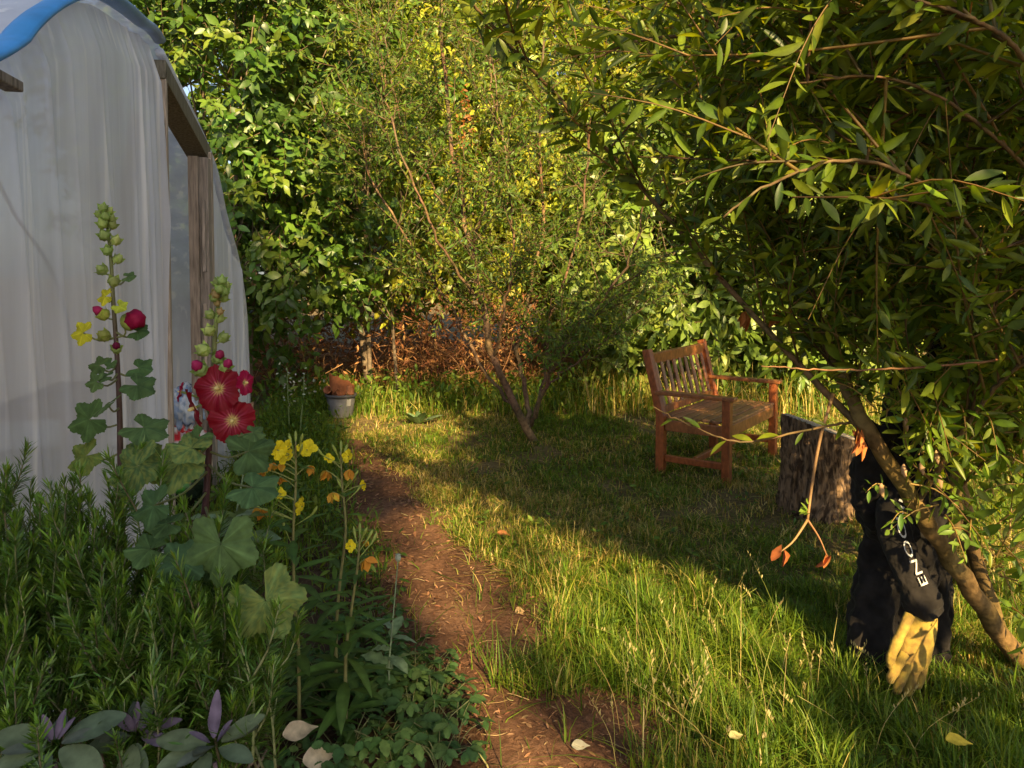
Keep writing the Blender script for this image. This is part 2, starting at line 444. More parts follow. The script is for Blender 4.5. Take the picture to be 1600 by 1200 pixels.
# ------------------------------------------------------------------ grass
def blades(mb, P, Hh, Wd, C, lean=.5, Ct=None):
    n = len(P)
    a = R.uniform(0, 2 * np.pi, n); d = np.stack([np.cos(a), np.sin(a), np.zeros(n)], -1)
    b = a + np.pi / 2 + R.normal(size=n) * .3; s = np.stack([np.cos(b), np.sin(b), np.zeros(n)], -1)
    ln = np.abs(R.normal(size=n)) * lean + .1
    rows = []
    for t, wd in ((0, 1), (.4, .9), (.75, .6), (1, 0)):
        up = Hh * (t - .28 * ln * t * t); out = Hh * ln * t * t
        c = P + UP * up[:, None] + d * out[:, None]
        rows.append((c, wd))
    V = []
    for c, wd in rows[:3]:
        V += [c - s * (Wd * wd / 2)[:, None], c + s * (Wd * wd / 2)[:, None]]
    V.append(rows[3][0])
    V = np.stack(V, 1)
    off = (np.arange(n) * 7)[:, None, None]
    Q = np.array([(0, 1, 3, 2), (2, 3, 5, 4)])[None] + off; T = np.array([(4, 5, 6)])[None] + off
    CC = np.repeat(C[:, None], 7, 1)
    mb.add(V.reshape(-1, 3), Q.reshape(-1, 4), T.reshape(-1, 3), CC.reshape(-1, 3))

G_GREEN = [(.1, .18, .014), (.14, .215, .018), (.075, .145, .014), (.19, .255, .024)]
G_STRAW = [(.46, .36, .11), (.38, .3, .08), (.34, .29, .07), (.52, .42, .17)]
def tunnel_x(Y): return -1.83 - .193 * (Y - 4.1)
grass = MB(); TU = gp(850, 1075)
def lawn(n, Y0, Y1, wd):
    Y = np.sqrt(R.uniform(Y0 ** 2, Y1 ** 2, n)); X = R.uniform(-.72, .72, n) * Y
    P = np.stack([X, Y, np.zeros(n)], -1)
    l, r = path_x(Y)
    wob = noise3(P, 3.2) * .1 + noise3(P, 11) * .045 - np.abs(R.normal(size=n)) * .06
    far = Y > PE[-1, 0]
    onpath = (~far) & (X < r + wob)
    keep = ~onpath
    tuft = ((X - TU[0]) ** 2 / .03 + (Y - TU[1]) ** 2 / .012) < 1.3 + noise3(P, 8) * .5     # tuft in the bare earth
    keep |= tuft
    keep |= onpath & (X > l) & (R.uniform(size=n) < .02 + .1 * (noise3(P, 6) > .55))
    keep &= X > tunnel_x(Y) + .12
    dry = noise3(P * (1, 1, 0), 1.7) * .5 + noise3(P * (1, 1, 0) + 5, .7) * .5
    bare = (noise3(P * (1, 1, 0) + 9, 1.5) > .4) & (Y > 4)
    keep &= ~(bare & (R.uniform(size=n) < .8))
    P, X, Y, dry, tuft, rr = P[keep], X[keep], Y[keep], dry[keep], tuft[keep], r[keep]
    k = len(P)
    lush = np.clip(1.3 - np.abs(X - rr - .25) * 1.2, 0, 1) * np.clip((4.6 - Y) / 1.6, 0, 1)
    lush = np.maximum(lush, np.clip((3.6 - Y) / 1.0, 0, .8))
    hedge = np.clip((Y - 8.6) / 2, 0, 1)
    clump = .75 + .75 * np.clip(noise3(P * (1, 1, 0), 6), -.7, 1.3) * np.clip(1.2 - (Y - 2) * .06, .6, 1)
    Hh = (.045 + .075 * lush + .12 * hedge + .05 * (tuft > 0)) * R.uniform(.5, 1.5, k) * clump + .015
    pdry = np.clip(.32 + .55 * dry - .38 * lush + .1 * np.clip((Y - 3.5) / 3, 0, 1), .03, .8)
    C = np.where((R.uniform(size=k) < pdry)[:, None], pick(G_STRAW, k), pick(G_GREEN, k))
    blades(grass, P, Hh, np.full(k, wd) * R.uniform(.6, 1.5, k), C, .75 if Y0 < 3.5 else 1.25)
lawn(52000, 2.1, 3.6, .0042)
lawn(62000, 3.6, 5.5, .0052)
lawn(60000, 5.5, 8.0, .0075)
lawn(52000, 8.0, 12.5, .011)
n = 2600; Yg = np.sqrt(R.uniform(2.2 ** 2, 8 ** 2, n)); Xg = R.uniform(-.7, .7, n) * Yg; P = np.stack([Xg, Yg, R.uniform(.02, .09, n)], -1)
k = (Xg > path_x(Yg)[1] + .08) & (Xg > tunnel_x(Yg) + .3) & (noise3(P, 2.5) > .1); P = P[k]; n = len(P)
for q in range(3): scatter(grass, L_BROAD, P, rnd(n) * (1, 1, .4) + UP * .15, UP + rnd(n) * .4, R.uniform(.018, .05, n), pick([(.1, .18, .025), (.14, .2, .03), (.08, .14, .025)], n), 1.1, 1.2)
tag(grass.build('grass', M['grass']), 'sunlit and shaded lawn grass with straw coloured dry blades', 'grass', kind='stuff')

# tall seeding grass stalks beside the path
tall = MB()
for k in range(130):
    if k < 70: x, y = random.uniform(960, 1230), random.uniform(1010, 1230)
    elif k < 100: x, y = random.uniform(1200, 1590), random.uniform(1050, 1200)
    else: x, y = random.uniform(860, 1320), random.uniform(820, 1000)
    b = gp(x, y); h = random.uniform(.14, .34) if k < 70 else random.uniform(.1, .22)
    lean = R.normal(size=2) * .3 * h + np.array((-.12, 0)) * h * (k < 70)
    P = spline([b, b + (lean[0] * .3, lean[1] * .3, h * .55), b + (lean[0], lean[1], h)], 7)
    c = pick([(.4, .38, .12), (.3, .34, .08), (.5, .42, .18)], 1)[0]
    tube(tall, P, np.linspace(.0014, .0007, 7), 4, c)
    if random.random() < .5:
        q = np.linspace(.72, 1, 9); PP = np.stack([np.interp(q, np.linspace(0, 1, 7), P[:, i]) for i in range(3)], -1)
        scatter(tall, L_SMALL, PP, rnd(9) * .6 + (0, 0, 1), rnd(9), .016, np.array((.5, .42, .2)))
tag(tall.build('seeding_grass', M['grass']), 'tall pale seeding grass stalks along the path edge', 'grass', kind='stuff')

# ------------------------------------------------------------------ loose bark chips and twigs
chips = MB()
n = 17000
Yc = np.sqrt(R.uniform(2.05 ** 2, 6.3 ** 2, n)); l, r = path_x(Yc)
u = R.uniform(-.35, 1.02, n); Xc = l + (r - l) * u
P = np.stack([Xc, Yc, np.full(n, .024) + R.uniform(0, .006, n)], -1)
dens = np.clip((4.4 - Yc) / 1.8, .12, 1) * np.where(u < .14, 1.0, .62) + (noise3(P, 4) > .5) * .2
k = R.uniform(size=n) < dens; P = P[k]; n = len(P)
D = R.normal(size=(n, 3)) * (1, 1, .25)
scatter(chips, leaf_t((.5, .55), .1, .05), P, D, UP + R.normal(size=(n, 3)) * .35, R.uniform(.008, .042, n) * np.clip(Yc[k] / 3.2, .8, 1.3), pick([(.28, .15, .085), (.2, .1, .055), (.3, .18, .1), (.14, .075, .045), (.24, .12, .065)], n), R.uniform(.15, .6, n))
for q in range(150):
    y = random.uniform(720, 1190); a, b = [np.interp(y, [p[0] for p in PY], [p[i] for p in PY]) for i in (1, 2)]
    p = gp(random.uniform(a - 60, b), y); p[2] = .027
    d = R.normal(size=3) * (1, 1, .1); d = nrm(d) * random.uniform(.03, .1)
    tube(chips, spline([p, p + d * .5 + R.normal(size=3) * .006, p + d], 5), .0014, 4, pick([(.4, .3, .16), (.25, .15, .08)], 1)[0])
tag(chips.build('bark_chips', M['dry']), 'loose brown bark chips and bits of twig on the bare path', 'bark chips', kind='stuff')

# ------------------------------------------------------------------ polytunnel
E = nrm(np.array((-.19, .982, 0))); A = np.array((-E[1], E[0], 0.))       # along the end wall, into the tunnel
TC = np.array((-1.772, 3.8, 0.)); RW, RH = 3.08, 2.66
ARC = []
for x_, y_ in ((0, 96), (32, 62), (65, 34), (105, 12), (140, 5), (172, 14), (215, 46), (252, 86), (328, 245), (350, 335), (370, 408), (381, 480)):
    d_ = ray(x_, y_); o_ = np.array((0, 0, CAM_H)); q_ = o_ + d_ * (((TC - o_) @ A) / (d_ @ A)); ARC.append(((q_ - TC) @ E, q_[2]))
ARC = np.array([(-3.05, 0), (-3.03, .6), (-2.8, 1.15), (-2.3, 1.72)] + ARC + [(3.0, .8), (3.06, 0)])
RW = 3.06
_sp = spline(ARC, 300); _sp[:, 0] = np.maximum.accumulate(_sp[:, 0])
def arch_z(s): return np.maximum(0, np.interp(np.asarray(s, float), _sp[:, 0], _sp[:, 1]))
_len = np.concatenate([[0], np.cumsum(np.linalg.norm(np.diff(_sp, axis=0), axis=1))])
def arch_s(n, a=-9, b=9):
    q = np.interp(np.linspace(0, _len[-1], n * 4), _len, _sp[:, 0]); q = q[(q >= a) & (q <= b)]
    return q[np.linspace(0, len(q) - 1, n).astype(int)]
def TP(s, z, o=0.0): 
    s, z, o = np.broadcast_arrays(np.asarray(s, float), np.asarray(z, float), np.asarray(o, float))
    return TC + E * s[..., None] + A * o[..., None] + UP * z[..., None]
tun = empty('polytunnel', TC, 'milky polythene garden tunnel with draped end sheet and open timber door frame', 'polytunnel')
def grid(mb, V, C=(.8, .8, .8), closed=False):
    n, m_ = V.shape[:2]
    i, j = np.meshgrid(np.arange(n - 1), np.arange(m_ - 1), indexing='ij'); a = i * m_ + j
    mb.add(V.reshape(-1, 3), np.stack([a, a + 1, a + m_ + 1, a + m_], -1).reshape(-1, 4), None, C)
def folds(s, z):
    sp = s + .09 * z + .03 * np.sin(z * 1.7 + s * 2) + .05 * np.sin(s * 5.3)
    f = 0
    for lam, amp, ph, pw in ((.47, .02, .4, 5), (.29, .009, 1.9, 6), (.83, .02, 2.2, 2)):
        f = f + 1.7 * amp * (1 - np.abs(np.sin(np.pi * sp / lam + ph + .35 * np.sin(sp * 5)))) ** pw
    return f * np.clip(.35 + (2.7 - z) * .7, .35, 1) * (.7 + .4 * np.sin(s * 2.3 + 1))
def wall_s(x, y):
    d_ = ray(x, y); o_ = np.array((0, 0, CAM_H)); q_ = o_ + d_ * (((TC - o_) @ A) / (d_ @ A)); return float((q_ - TC) @ E)
SD, SJ = wall_s(255, 500), wall_s(319, 500)
def end_sheet(s0, s1, nu, name):
    s = np.linspace(s0, s1, nu)[:, None]; v = np.linspace(0, 1, 60)[None]
    z = arch_z(s) * v
    f = folds(s + 0 * v, z)
    top = np.clip((v - .93) / .07, 0, 1)
    V = TP(s + 0 * v, z, -f + top * .05)
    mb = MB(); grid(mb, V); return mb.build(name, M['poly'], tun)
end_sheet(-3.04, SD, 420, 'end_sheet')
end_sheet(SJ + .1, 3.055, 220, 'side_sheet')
th = np.linspace(0, np.pi, 80)
sa = arch_s(80)
o = np.linspace(.0, 7, 60)
V = TP(sa[None] + 0 * o[:, None], arch_z(sa)[None] + 0 * o[:, None], o[:, None] + 0 * sa[None])
hoopw = 1 + .012 * np.cos(o * 2 * np.pi / 1.4)[:, None, None]
V = TC + A * o[:, None, None] + (V - TC - A * o[:, None, None]) * hoopw
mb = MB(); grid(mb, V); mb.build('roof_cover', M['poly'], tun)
s = arch_s(90); z = arch_z(s)
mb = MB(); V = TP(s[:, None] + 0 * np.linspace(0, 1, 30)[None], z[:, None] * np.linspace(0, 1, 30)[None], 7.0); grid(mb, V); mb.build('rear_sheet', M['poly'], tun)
# edge strip over the front hoop, blue fading to pale grey, then clear roll towards the door
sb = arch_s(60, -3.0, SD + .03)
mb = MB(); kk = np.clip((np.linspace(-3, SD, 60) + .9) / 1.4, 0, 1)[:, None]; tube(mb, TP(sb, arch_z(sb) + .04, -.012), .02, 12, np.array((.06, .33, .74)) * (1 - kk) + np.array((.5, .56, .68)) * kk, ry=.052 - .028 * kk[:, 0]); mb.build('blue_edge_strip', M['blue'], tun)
sb = arch_s(60, SD + .03, 3.07)
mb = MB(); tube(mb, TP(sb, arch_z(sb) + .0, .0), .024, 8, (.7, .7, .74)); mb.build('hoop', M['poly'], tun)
GREYW, PALEW = (.3, .25, .21), (.42, .34, .27)
def post(name, s, o_, w_, d_, z0, z1, C):
    mb = MB(); beam(mb, TP(s, z0, o_), TP(s, z1, o_), w_, d_, E, C); return bevel(mb.build(name, M['oldwood'], tun, smooth=False))
post('door_post', SD + .02, -.01, .035, .05, 0, float(arch_z(SD)) - .1, PALEW)
ZT = float(arch_z(SJ)) - .1
post('door_post', SJ - .01, .0, .1, .1, 0, ZT - .05, GREYW)
post('door_post', SJ - .1, .03, .035, .06, 0, ZT - .05, (.25, .2, .16))
post('door_post', SJ + .075, -.012, .06, .08, 0, ZT, PALEW)
post('batten', SJ - .13, -.035, .035, .02, 1.5, 1.95, GREYW)
post('batten', SJ - .135, -.035, .03, .02, .75, 1.3, PALEW)
mb = MB(); beam(mb, TP(SD, float(arch_z(SD)) - .1, .03), TP(SJ + .12, float(arch_z(SJ + .12)) - .07, .03), .13, .1, A, (.17, .15, .11)); bevel(mb.build('door_lintel', M['oldwood'], tun, smooth=False))
mb = MB(); beam(mb, TP(-3.0, 1.62, 2.2), TP(3.0, 1.62, 2.2), .03, .07, A, (.3, .16, .08)); bevel(mb.build('cross_rail', M['oldwood'], tun, smooth=False))
mb = MB(); beam(mb, TP(-.6, .5, .1), TP(SD - .02, 2.3, .1), .05, .07, A, GREYW); bevel(mb.build('brace', M['oldwood'], tun, smooth=False))
p = at(4, 135, 2.2); mb = MB(); beam(mb, p - E * .2 - A * .03, p + E * .0 - A * .03, .05, .03, A, (.2, .17, .15)); bevel(mb.build('rail_end', M['oldwood'], tun, smooth=False))
for k in range(1, 5):
    mb = MB(); s = arch_s(50); tube(mb, TP(s * .985, arch_z(s) * .985, 1.4 * k), .015, 8, (.4, .4, .4)); mb.build('hoop', M['tub'], tun)

# things standing inside the door
def lump(mb, c, r, C, nz=.15, f=5, seg=24):
    u = np.linspace(0, 2 * np.pi, seg * 2); v = np.linspace(0.001, np.pi - .001, seg)
    U, Vv = np.meshgrid(u, v); d = np.stack([np.cos(U) * np.sin(Vv), np.sin(U) * np.sin(Vv), np.cos(Vv)], -1)
    d[:, -1] = d[:, 0]
    k = 1 + nz * noise3(d * 1.0 + np.asarray(c) * 3, f)
    V = np.asarray(c) + d * k[..., None] * np.asarray(r)
    Cc = C(d) if callable(C) else C
    grid(mb, V, Cc.reshape(-1, 3) if callable(C) else C)
t = empty('potting_table', TP(.95, 0, .75), 'low red brown potting table just inside the tunnel door', 'table')
mb = MB(); beam(mb, TP(.35, .74, .75), TP(1.6, .74, .75), .5, .04, A, (.2, .08, .05)); bevel(mb.build('tabletop', M['oldwood'], t, smooth=False))
for s_, o_ in ((.4, .55), (1.55, .55), (.4, .95), (1.55, .95)):
    mb = MB(); beam(mb, TP(s_, 0, o_), TP(s_, .72, o_), .05, .05, E, (.2, .1, .06)); mb.build('leg', M['oldwood'], t, smooth=False)
def bagcol(d):
    z = d[..., 2] + .25 * np.sin(d[..., 0] * 6)
    c = np.zeros(d.shape); c[:] = (.012, .02, .012)
    c[z > .05] = (.05, .22, .03); c[z > .28] = (.6, .5, .04); c[z > .55] = (.32, .03, .03); c[z > .75] = (.5, .45, .08)
    return c
p = at(288, 775, 4.75)
mb = MB(); lump(mb, (p[0], p[1], .2), (.17, .17, .21), bagcol, .1, 3)
tag(mb.build('compost_sack', M['plastic_bag'], origin=(p[0], p[1], 0)), 'yellow, green and black compost sack standing in the tunnel doorway', 'sack')
p = at(291, 640, 4.9)
mb = MB(); lump(mb, p, (.1, .12, .15), lambda d: np.where((noise3(d, 4) > .1)[..., None], np.array((.5, .55, .62)), np.array((.25, .34, .5))), .28, 7)
tag(mb.build('plastic_bag', M['plastic_bag'], origin=p), 'crumpled clear and blue plastic bag in the tunnel doorway', 'bag')
p = at(285, 690, 4.85)
mb = MB(); lump(mb, p, (.13, .12, .1), lambda d: np.where((noise3(d, 5) > .0)[..., None], np.array((.45, .03, .035)), np.array((.5, .48, .45))), .3, 7)
tag(mb.build('cloth_bundle', M['rag'], origin=p), 'crumpled red and white cloth heap in the tunnel doorway', 'cloth')
a, b = gp(392, 700), at(388, 632, 6.2)
mb = MB(); tube(mb, spline([a, (a + b) / 2 + (.01, 0, 0), b + (0, .1, 0)], 6), .014, 6, (.32, .2, .12)); tag(mb.build('wooden_stake', M['bark'], origin=a), 'short wooden stake leaning by the tunnel corner', 'stake')

# ------------------------------------------------------------------ bench
fl, ff = gp(1135, 757), gp(1207, 711)
bl = gp(1031, 741)
U_ = nrm((ff - fl) * (1, 1, 0)); Wv = np.array((U_[1], -U_[0], 0.)); Wv = Wv if Wv @ (fl - bl) > 0 else -Wv
BL, BD = np.linalg.norm(ff - fl), .5
bench = empty('garden_bench', (fl + ff) / 2 - Wv * BD / 2, 'reddish brown slatted hardwood garden bench standing on the lawn', 'bench')
def bp(u, wv, z): return fl + U_ * u * BL - Wv * (1 - wv) * BD + UP * z      # u 0..1 near to far, w 0 back 1 front
TK = (.28, .08, .025); TK2 = (.27, .1, .035); TS = (.26, .125, .06)
def part(name, mb_, m='teak', b_=.006, parent=None): return bevel(mb_.build(name, M[m], parent or bench, smooth=False), b_)
for u in (0, 1):
    mb = MB(); beam(mb, bp(u, 1, 0), bp(u, 1, .595), .065, .06, U_, TK); part('leg', mb)
    mb = MB(); beam(mb, bp(u, 0, 0), bp(u, 0, .45), .065, .065, U_, TK); beam(mb, bp(u, .0, .44), bp(u, -.24, .92), .064, .06, U_, TK); part('leg', mb)
    mb = MB(); beam(mb, bp(u, -.08, .607), bp(u, 1.12, .607), .08, .028, U_, TK2); part('armrest', mb)
    mb = MB(); beam(mb, bp(u, .07, .37), bp(u, .94, .37), .03, .08, U_, TK2); part('seat_rail', mb)
    mb = MB(); beam(mb, bp(u, .07, .125), bp(u, .94, .125), .032, .05, U_, TK); part('stretcher', mb)
u0, u1 = .032 / BL, 1 - .032 / BL
mb = MB(); beam(mb, bp(u0, 1.0, .372), bp(u1, 1.0, .372), .09, .032, UP, TK2); part('apron', mb)
mb = MB(); beam(mb, bp(u0, .5, .13), bp(u1, .5, .13), .05, .03, UP, TK); part('stretcher', mb)
mb = MB()
for k in range(7):
    q = .06 + k * .152; beam(mb, bp(.012, q, .428), bp(.988, q, .428), .062, .02, Wv, pick([TS], 1, .12)[0])
part('seat', mb, b_=.004)
mb = MB()
def back(u, z): return bp(u, -(z - .44) * .5, z)
beam(mb, back(u0, .85), back(u1, .85), .085, .032, UP - Wv * -.12, TK2)
beam(mb, back(u0, .475), back(u1, .475), .055, .03, UP, TK2)
for k in range(9):
    u = .075 + k * .106; beam(mb, back(u, .495), back(u, .815), .044, .016, U_, pick([TS], 1, .14)[0])
part('backrest', mb, b_=.004)

# ------------------------------------------------------------------ stump
sb_ = gp(1291, 818); sc_ = sb_ + np.array((.05, .22, 0))
st = empty('tree_stump', sc_, 'upright sawn log stump with rough brown bark beside the bench', 'stump')
na, nz_ = 120, 50
a = np.linspace(0, 2 * np.pi, na)[None]; v = np.linspace(0, 1, nz_)[:, None]
rad = .205 + .03 * (1 - v) ** 3 * (1 + .5 * np.sin(3 * a + 1)) + .012 * np.sin(4 * a + 2)
d = np.stack([np.cos(a) + 0 * v, np.sin(a) + 0 * v, v * .7 + 0 * a], -1)
rad = rad + .02 * np.abs(np.sin(a * 17 + 2.5 * np.sin(v * 5 + a * 2))) + .012 * noise3(d * (1, 1, .35) * 3, 9); rad[:, -1] = rad[:, 0]
zt = .535 - .075 * np.cos(a) * 1.0 + .0 * a
V = sc_ + np.stack([rad * np.cos(a), rad * np.sin(a), v * zt], -1)
mb = MB(); grid(mb, V); mb.build('bark', M['stump'], st)
rr = np.linspace(.001, .985, 14)[:, None]
V = sc_ + np.stack([rr * rad[-1] * np.cos(a), rr * rad[-1] * np.sin(a), .537 - .075 * np.cos(a) * rr + 0 * rr], -1)
ring = .75 + .25 * np.sin(rr * 40 + noise3(V, 3))
mb = MB(); grid(mb, V, (np.array((.42, .36, .3)) * ring[..., None]).reshape(-1, 3)); mb.build('cut_top', M['oldwood'], st)

# ------------------------------------------------------------------ tub with pots
tb = gp(529, 655); tb[1] += .12
tub = empty('plastic_tub', tb, 'grey plastic tub on the grass holding terracotta pots', 'tub')
def lathe(mb, c, prof, C, seg=40, axis=None, x=None):
    a = np.linspace(0, 2 * np.pi, seg); 
    ax = UP if axis is None else nrm(axis); x = nrm(np.cross(ax, (0.3, 1, .2))); y = np.cross(ax, x)
    V = np.array([[np.asarray(c) + (x * math.cos(q) + y * math.sin(q)) * r_ + ax * z_ for q in a] for r_, z_ in prof])
    grid(mb, V, C)
mb = MB(); lathe(mb, tb, [(.0, .002), (.115, .004), (.12, .02), (.15, .24), (.142, .24), (.113, .03), (0, .028)], (.13, .13, .14)); mb.build('body', M['tub'], tub)
mb = MB(); lathe(mb, tb, [(.15, .215), (.163, .22), (.163, .245), (.142, .247)], (.075, .075, .085)); mb.build('rim', M['tub'], tub)
mb = MB(); q = np.linspace(-.95, -.6, 6)
V = np.array([[tb + (r_ * math.cos(b_), r_ * math.sin(b_), z_) for b_ in q] for r_, z_ in ((.1385, .13), (.1495, .2))]); grid(mb, V, (.4, .4, .4)); mb.build('sticker', M['print'], tub)
POTP = [(0, 0), (.038, .0), (.05, .09), (.057, .09), (.059, .115), (.05, .115), (.036, .008), (0, .008)]
TCOT = (.3, .11, .05)
def pot(c, ax, k, lab, half=False):
    mb = MB(); lathe(mb, c, [(r_ * k, z_ * k) for r_, z_ in POTP], pick([TCOT, (.24, .1, .055), (.36, .15, .075)], 1, .1)[0], 30, ax)
    tag(mb.build('terracotta_pot', M['pot'], origin=c), lab, 'pot', 'terracotta pots heaped in the tub')
pot(tb + (.1, -.06, .335), (.05, -.1, -1), .8, 'small terracotta pot upside down at the right of the tub heap')
pot(tb + (-.06, -.1, .215), (.75, -.1, .55), .8, 'terracotta pot tilted in the middle of the tub heap')
pot(tb + (-.1, -.06, .26), (-.1, -.8, .5), .75, 'terracotta pot lying tilted at the left of the tub heap')
# broken rim of a large pot
a = np.linspace(.15, math.pi - .1, 40); v = np.linspace(0, 1, 8)
mb = MB()
for rr_ in (.135, .122):
    V = np.array([[tb + np.array((rr_ * math.cos(q) * (1 - .1 * (1 - h)), .04 + rr_ * .45 * math.sin(q), .19 + h * (.12 + .05 * (q - .15) + .008 * math.sin(q * 7)))) for q in a] for h in v]); grid(mb, V, TCOT)
tag(mb.build('terracotta_shard', M['pot'], origin=tb + (0, .08, .2)), 'large curved terracotta pot fragment at the back of the tub', 'pot shard')

# ------------------------------------------------------------------ trees of the hedge
BK = (.16, .12, .085)
def leafy_tree(name, label, base, ctr, rad, ntw, nl, L, temps, pal, m, trunk_r=.09, limbs=9, group=None, seed=1, gap=-.35, twl=.4, front=True, wid=1.0, stems=1, droop=.3):
    global R
    keepR = R; R = np.random.default_rng(seed)
    base = np.array((base[0], base[1], 0.)); ctr = np.asarray(ctr, float); rad = np.asarray(rad, float)
    root = empty(name, base, label, 'tree', group)
    tr = MB()
    for q in range(stems):
        off = (R.normal(size=3) * (.25, .15, 0)) * (q > 0)
        top = ctr + np.array((0, 0, rad[2] * .55)) + R.normal(size=3) * (.5, .25, .1) * (stems > 1)
        P = spline([base + off, base * .6 + ctr * .4 * (1, 1, 0) + UP * ctr[2] * .4 + R.normal(size=3) * .12 + off, ctr * .8 + base * .2 + R.normal(size=3) * .2 + off, top], 24)
        r0 = trunk_r * (1 if q == 0 else R.uniform(.5, .8))
        tube(tr, P, np.linspace(r0, r0 * .2, 24), 9, BK)
        for k in range(limbs):
            i = int(R.integers(6, 21)); d = rnd(1)[0]; d[1] -= .3; d = nrm(d)
            e = ctr + d * rad * R.uniform(.6, .95); p0 = P[i]
            mid = (p0 + e) / 2 + R.normal(size=3) * .15 - UP * .1
            tube(tr, spline([p0, mid, e], 10), np.linspace(r0 * .42 * (1 - i / 40), .006, 10), 5, BK)
    tr.build('trunk', M['bark'], root)
    n = int(ntw * 1.6)
    d = rnd(n); rr = R.uniform(.12, 1, n) ** .45
    P = ctr + d * rad * rr[:, None] * (1 + .14 * noise3(d * rad, 1.6))[:, None]
    if front:
        k = (P[:, 1] < ctr[1] + .25 * rad[1]) | (R.uniform(size=n) < .35); P, d = P[k], d[k]
    k = (noise3(P, 1.3) + .5 * noise3(P, 3.1) > gap) & (P[:, 2] > .08); P, d = P[k], d[k]
    P, d = P[:ntw], d[:ntw]; n = len(P)
    TD = nrm(d * .6 + UP * .15 + R.normal(size=(n, 3)) * .55); tl = twl * R.uniform(.6, 1.3, n)
    t = np.linspace(.12, 1, nl)[None, :, None]
    pos = P[:, None] + TD[:, None] * tl[:, None, None] * (t - .5) - UP * (.12 * tl[:, None, None] * t * t)
    X = nrm(np.cross(TD, UP + R.normal(size=(n, 3)) * .1)); Z = np.cross(X, TD)
    ang = np.arange(nl)[None] * 2.4 + R.uniform(0, 6.3, (n, 1))
    rdl = X[:, None] * np.cos(ang)[..., None] + Z[:, None] * np.sin(ang)[..., None]
    D = TD[:, None] * .55 + rdl * .8 + R.normal(size=(n, nl, 3)) * .25; D[..., 2] -= droop
    N = UP * .45 + d[:, None] * .45 + SUN * .55 + R.normal(size=(n, nl, 3)) * .42
    LL = L * R.uniform(.45, 1.3, (n, nl))
    tint = np.repeat(pick(pal, n, .12)[:, None], nl, 1) * (1 + R.normal(size=(n, nl, 1)) * .13)
    cr = MB()
    scatter(cr, temps, pos.reshape(-1, 3), D.reshape(-1, 3), N.reshape(-1, 3), LL.ravel(), tint.reshape(-1, 3).clip(.005, .9), wid * R.uniform(.8, 1.2, n * nl), 1.15)
    # twigs
    a = P - TD * (tl * .55)[:, None]; b = P + TD * (tl * .5)[:, None] - UP * (.1 * tl)[:, None]
    V = np.stack([p_ + o_ * .004 * s_ for p_, s_ in ((a, 1.3), (b, .5)) for o_ in (X, -X * .5 + Z * .8, -X * .5 - Z * .8)], 1)
    off = (np.arange(n) * 6)[:, None, None]
    cr.add(V.reshape(-1, 3), (np.array([(0, 1, 4, 3), (1, 2, 5, 4), (2, 0, 3, 5)])[None] + off).reshape(-1, 4), None, (.17, .12, .07))
    cr.build('crown', M[m], root)
    R = keepR
    return root

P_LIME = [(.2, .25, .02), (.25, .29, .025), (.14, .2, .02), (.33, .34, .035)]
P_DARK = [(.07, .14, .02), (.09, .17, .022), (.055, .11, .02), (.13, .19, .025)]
P_LAUR = [(.13, .2, .03), (.17, .24, .04), (.1, .16, .03), (.24, .3, .06)]
HG = 'hedge trees along the back of the garden'
leafy_tree('hedge_tree', 'broad leaved dark green tree overhanging the tunnel side at far left', (-3.1, 8.2), (-3.0, 8.3, 3.3), (1.9, 1.3, 2.9), 2300, 11, .125, L_BROAD, P_DARK, 'gloss_leaf', .045, 12, HG, 11, -.3, .45, stems=3)
leafy_tree('hedge_tree', 'broad leaved tree with lime tops standing behind the tub of pots', (-1.75, 9.3), (-1.7, 9.4, 3.75), (1.8, 1.2, 2.8), 2100, 11, .11, L_BROAD, P_LIME + P_DARK[:2], 'gloss_leaf', .045, 12, HG, 12, -.2, .42, stems=3)
leafy_tree('hedge_tree', 'tall lime green small leaved tree behind the brown brushwood', (-.2, 11.2), (-.2, 11, 4.1), (2.0, 1.2, 3.2), 2300, 11, .1, L_BROAD, P_LIME, 'leaf', .1, 10, HG, 13, -.35, .42)
leafy_tree('hedge_tree', 'tall lime green tree directly behind the leaning lawn tree', (1.7, 11.2), (1.6, 11.0, 3.6), (2.0, 1.2, 3.6), 2500, 11, .1, L_BROAD, P_LIME, 'leaf', .1, 10, HG, 14, -.4, .42)
leafy_tree('laurel_tree', 'laurel with long pointed glossy leaves left of the bench back', (2.0, 8.9), (1.9, 8.9, 1.95), (1.35, .9, 1.9), 1150, 10, .18, L_LAUREL, P_LAUR, 'gloss_leaf', .07, 9, HG, 15, -.3, .45, stems=3, droop=.45)
leafy_tree('laurel_tree', 'laurel with long pointed glossy leaves right behind the bench', (3.5, 8.7), (3.4, 8.7, 2.0), (1.3, .9, 2.0), 1100, 10, .17, L_LAUREL, P_LAUR, 'gloss_leaf', .07, 9, HG, 16, -.3, .45, stems=3, droop=.45)
leafy_tree('hedge_tree', 'tall leafy tree rising above the laurels behind the bench', (3.7, 11), (3.6, 10.8, 4.0), (2.1, 1.2, 3.3), 2200, 11, .11, L_BROAD, P_LIME + P_LAUR[:1], 'leaf', .1, 9, HG, 17, -.35, .42)
leafy_tree('hedge_tree', 'leafy tree at the far right edge behind the willow', (6.0, 9.8), (5.9, 9.8, 3.6), (2.2, 1.2, 3.4), 2000, 11, .12, L_BROAD, P_LIME + P_LAUR[:2], 'leaf', .1, 9, HG, 18, -.3, .42)
BG = 'tall trees filling the gaps behind the hedge'
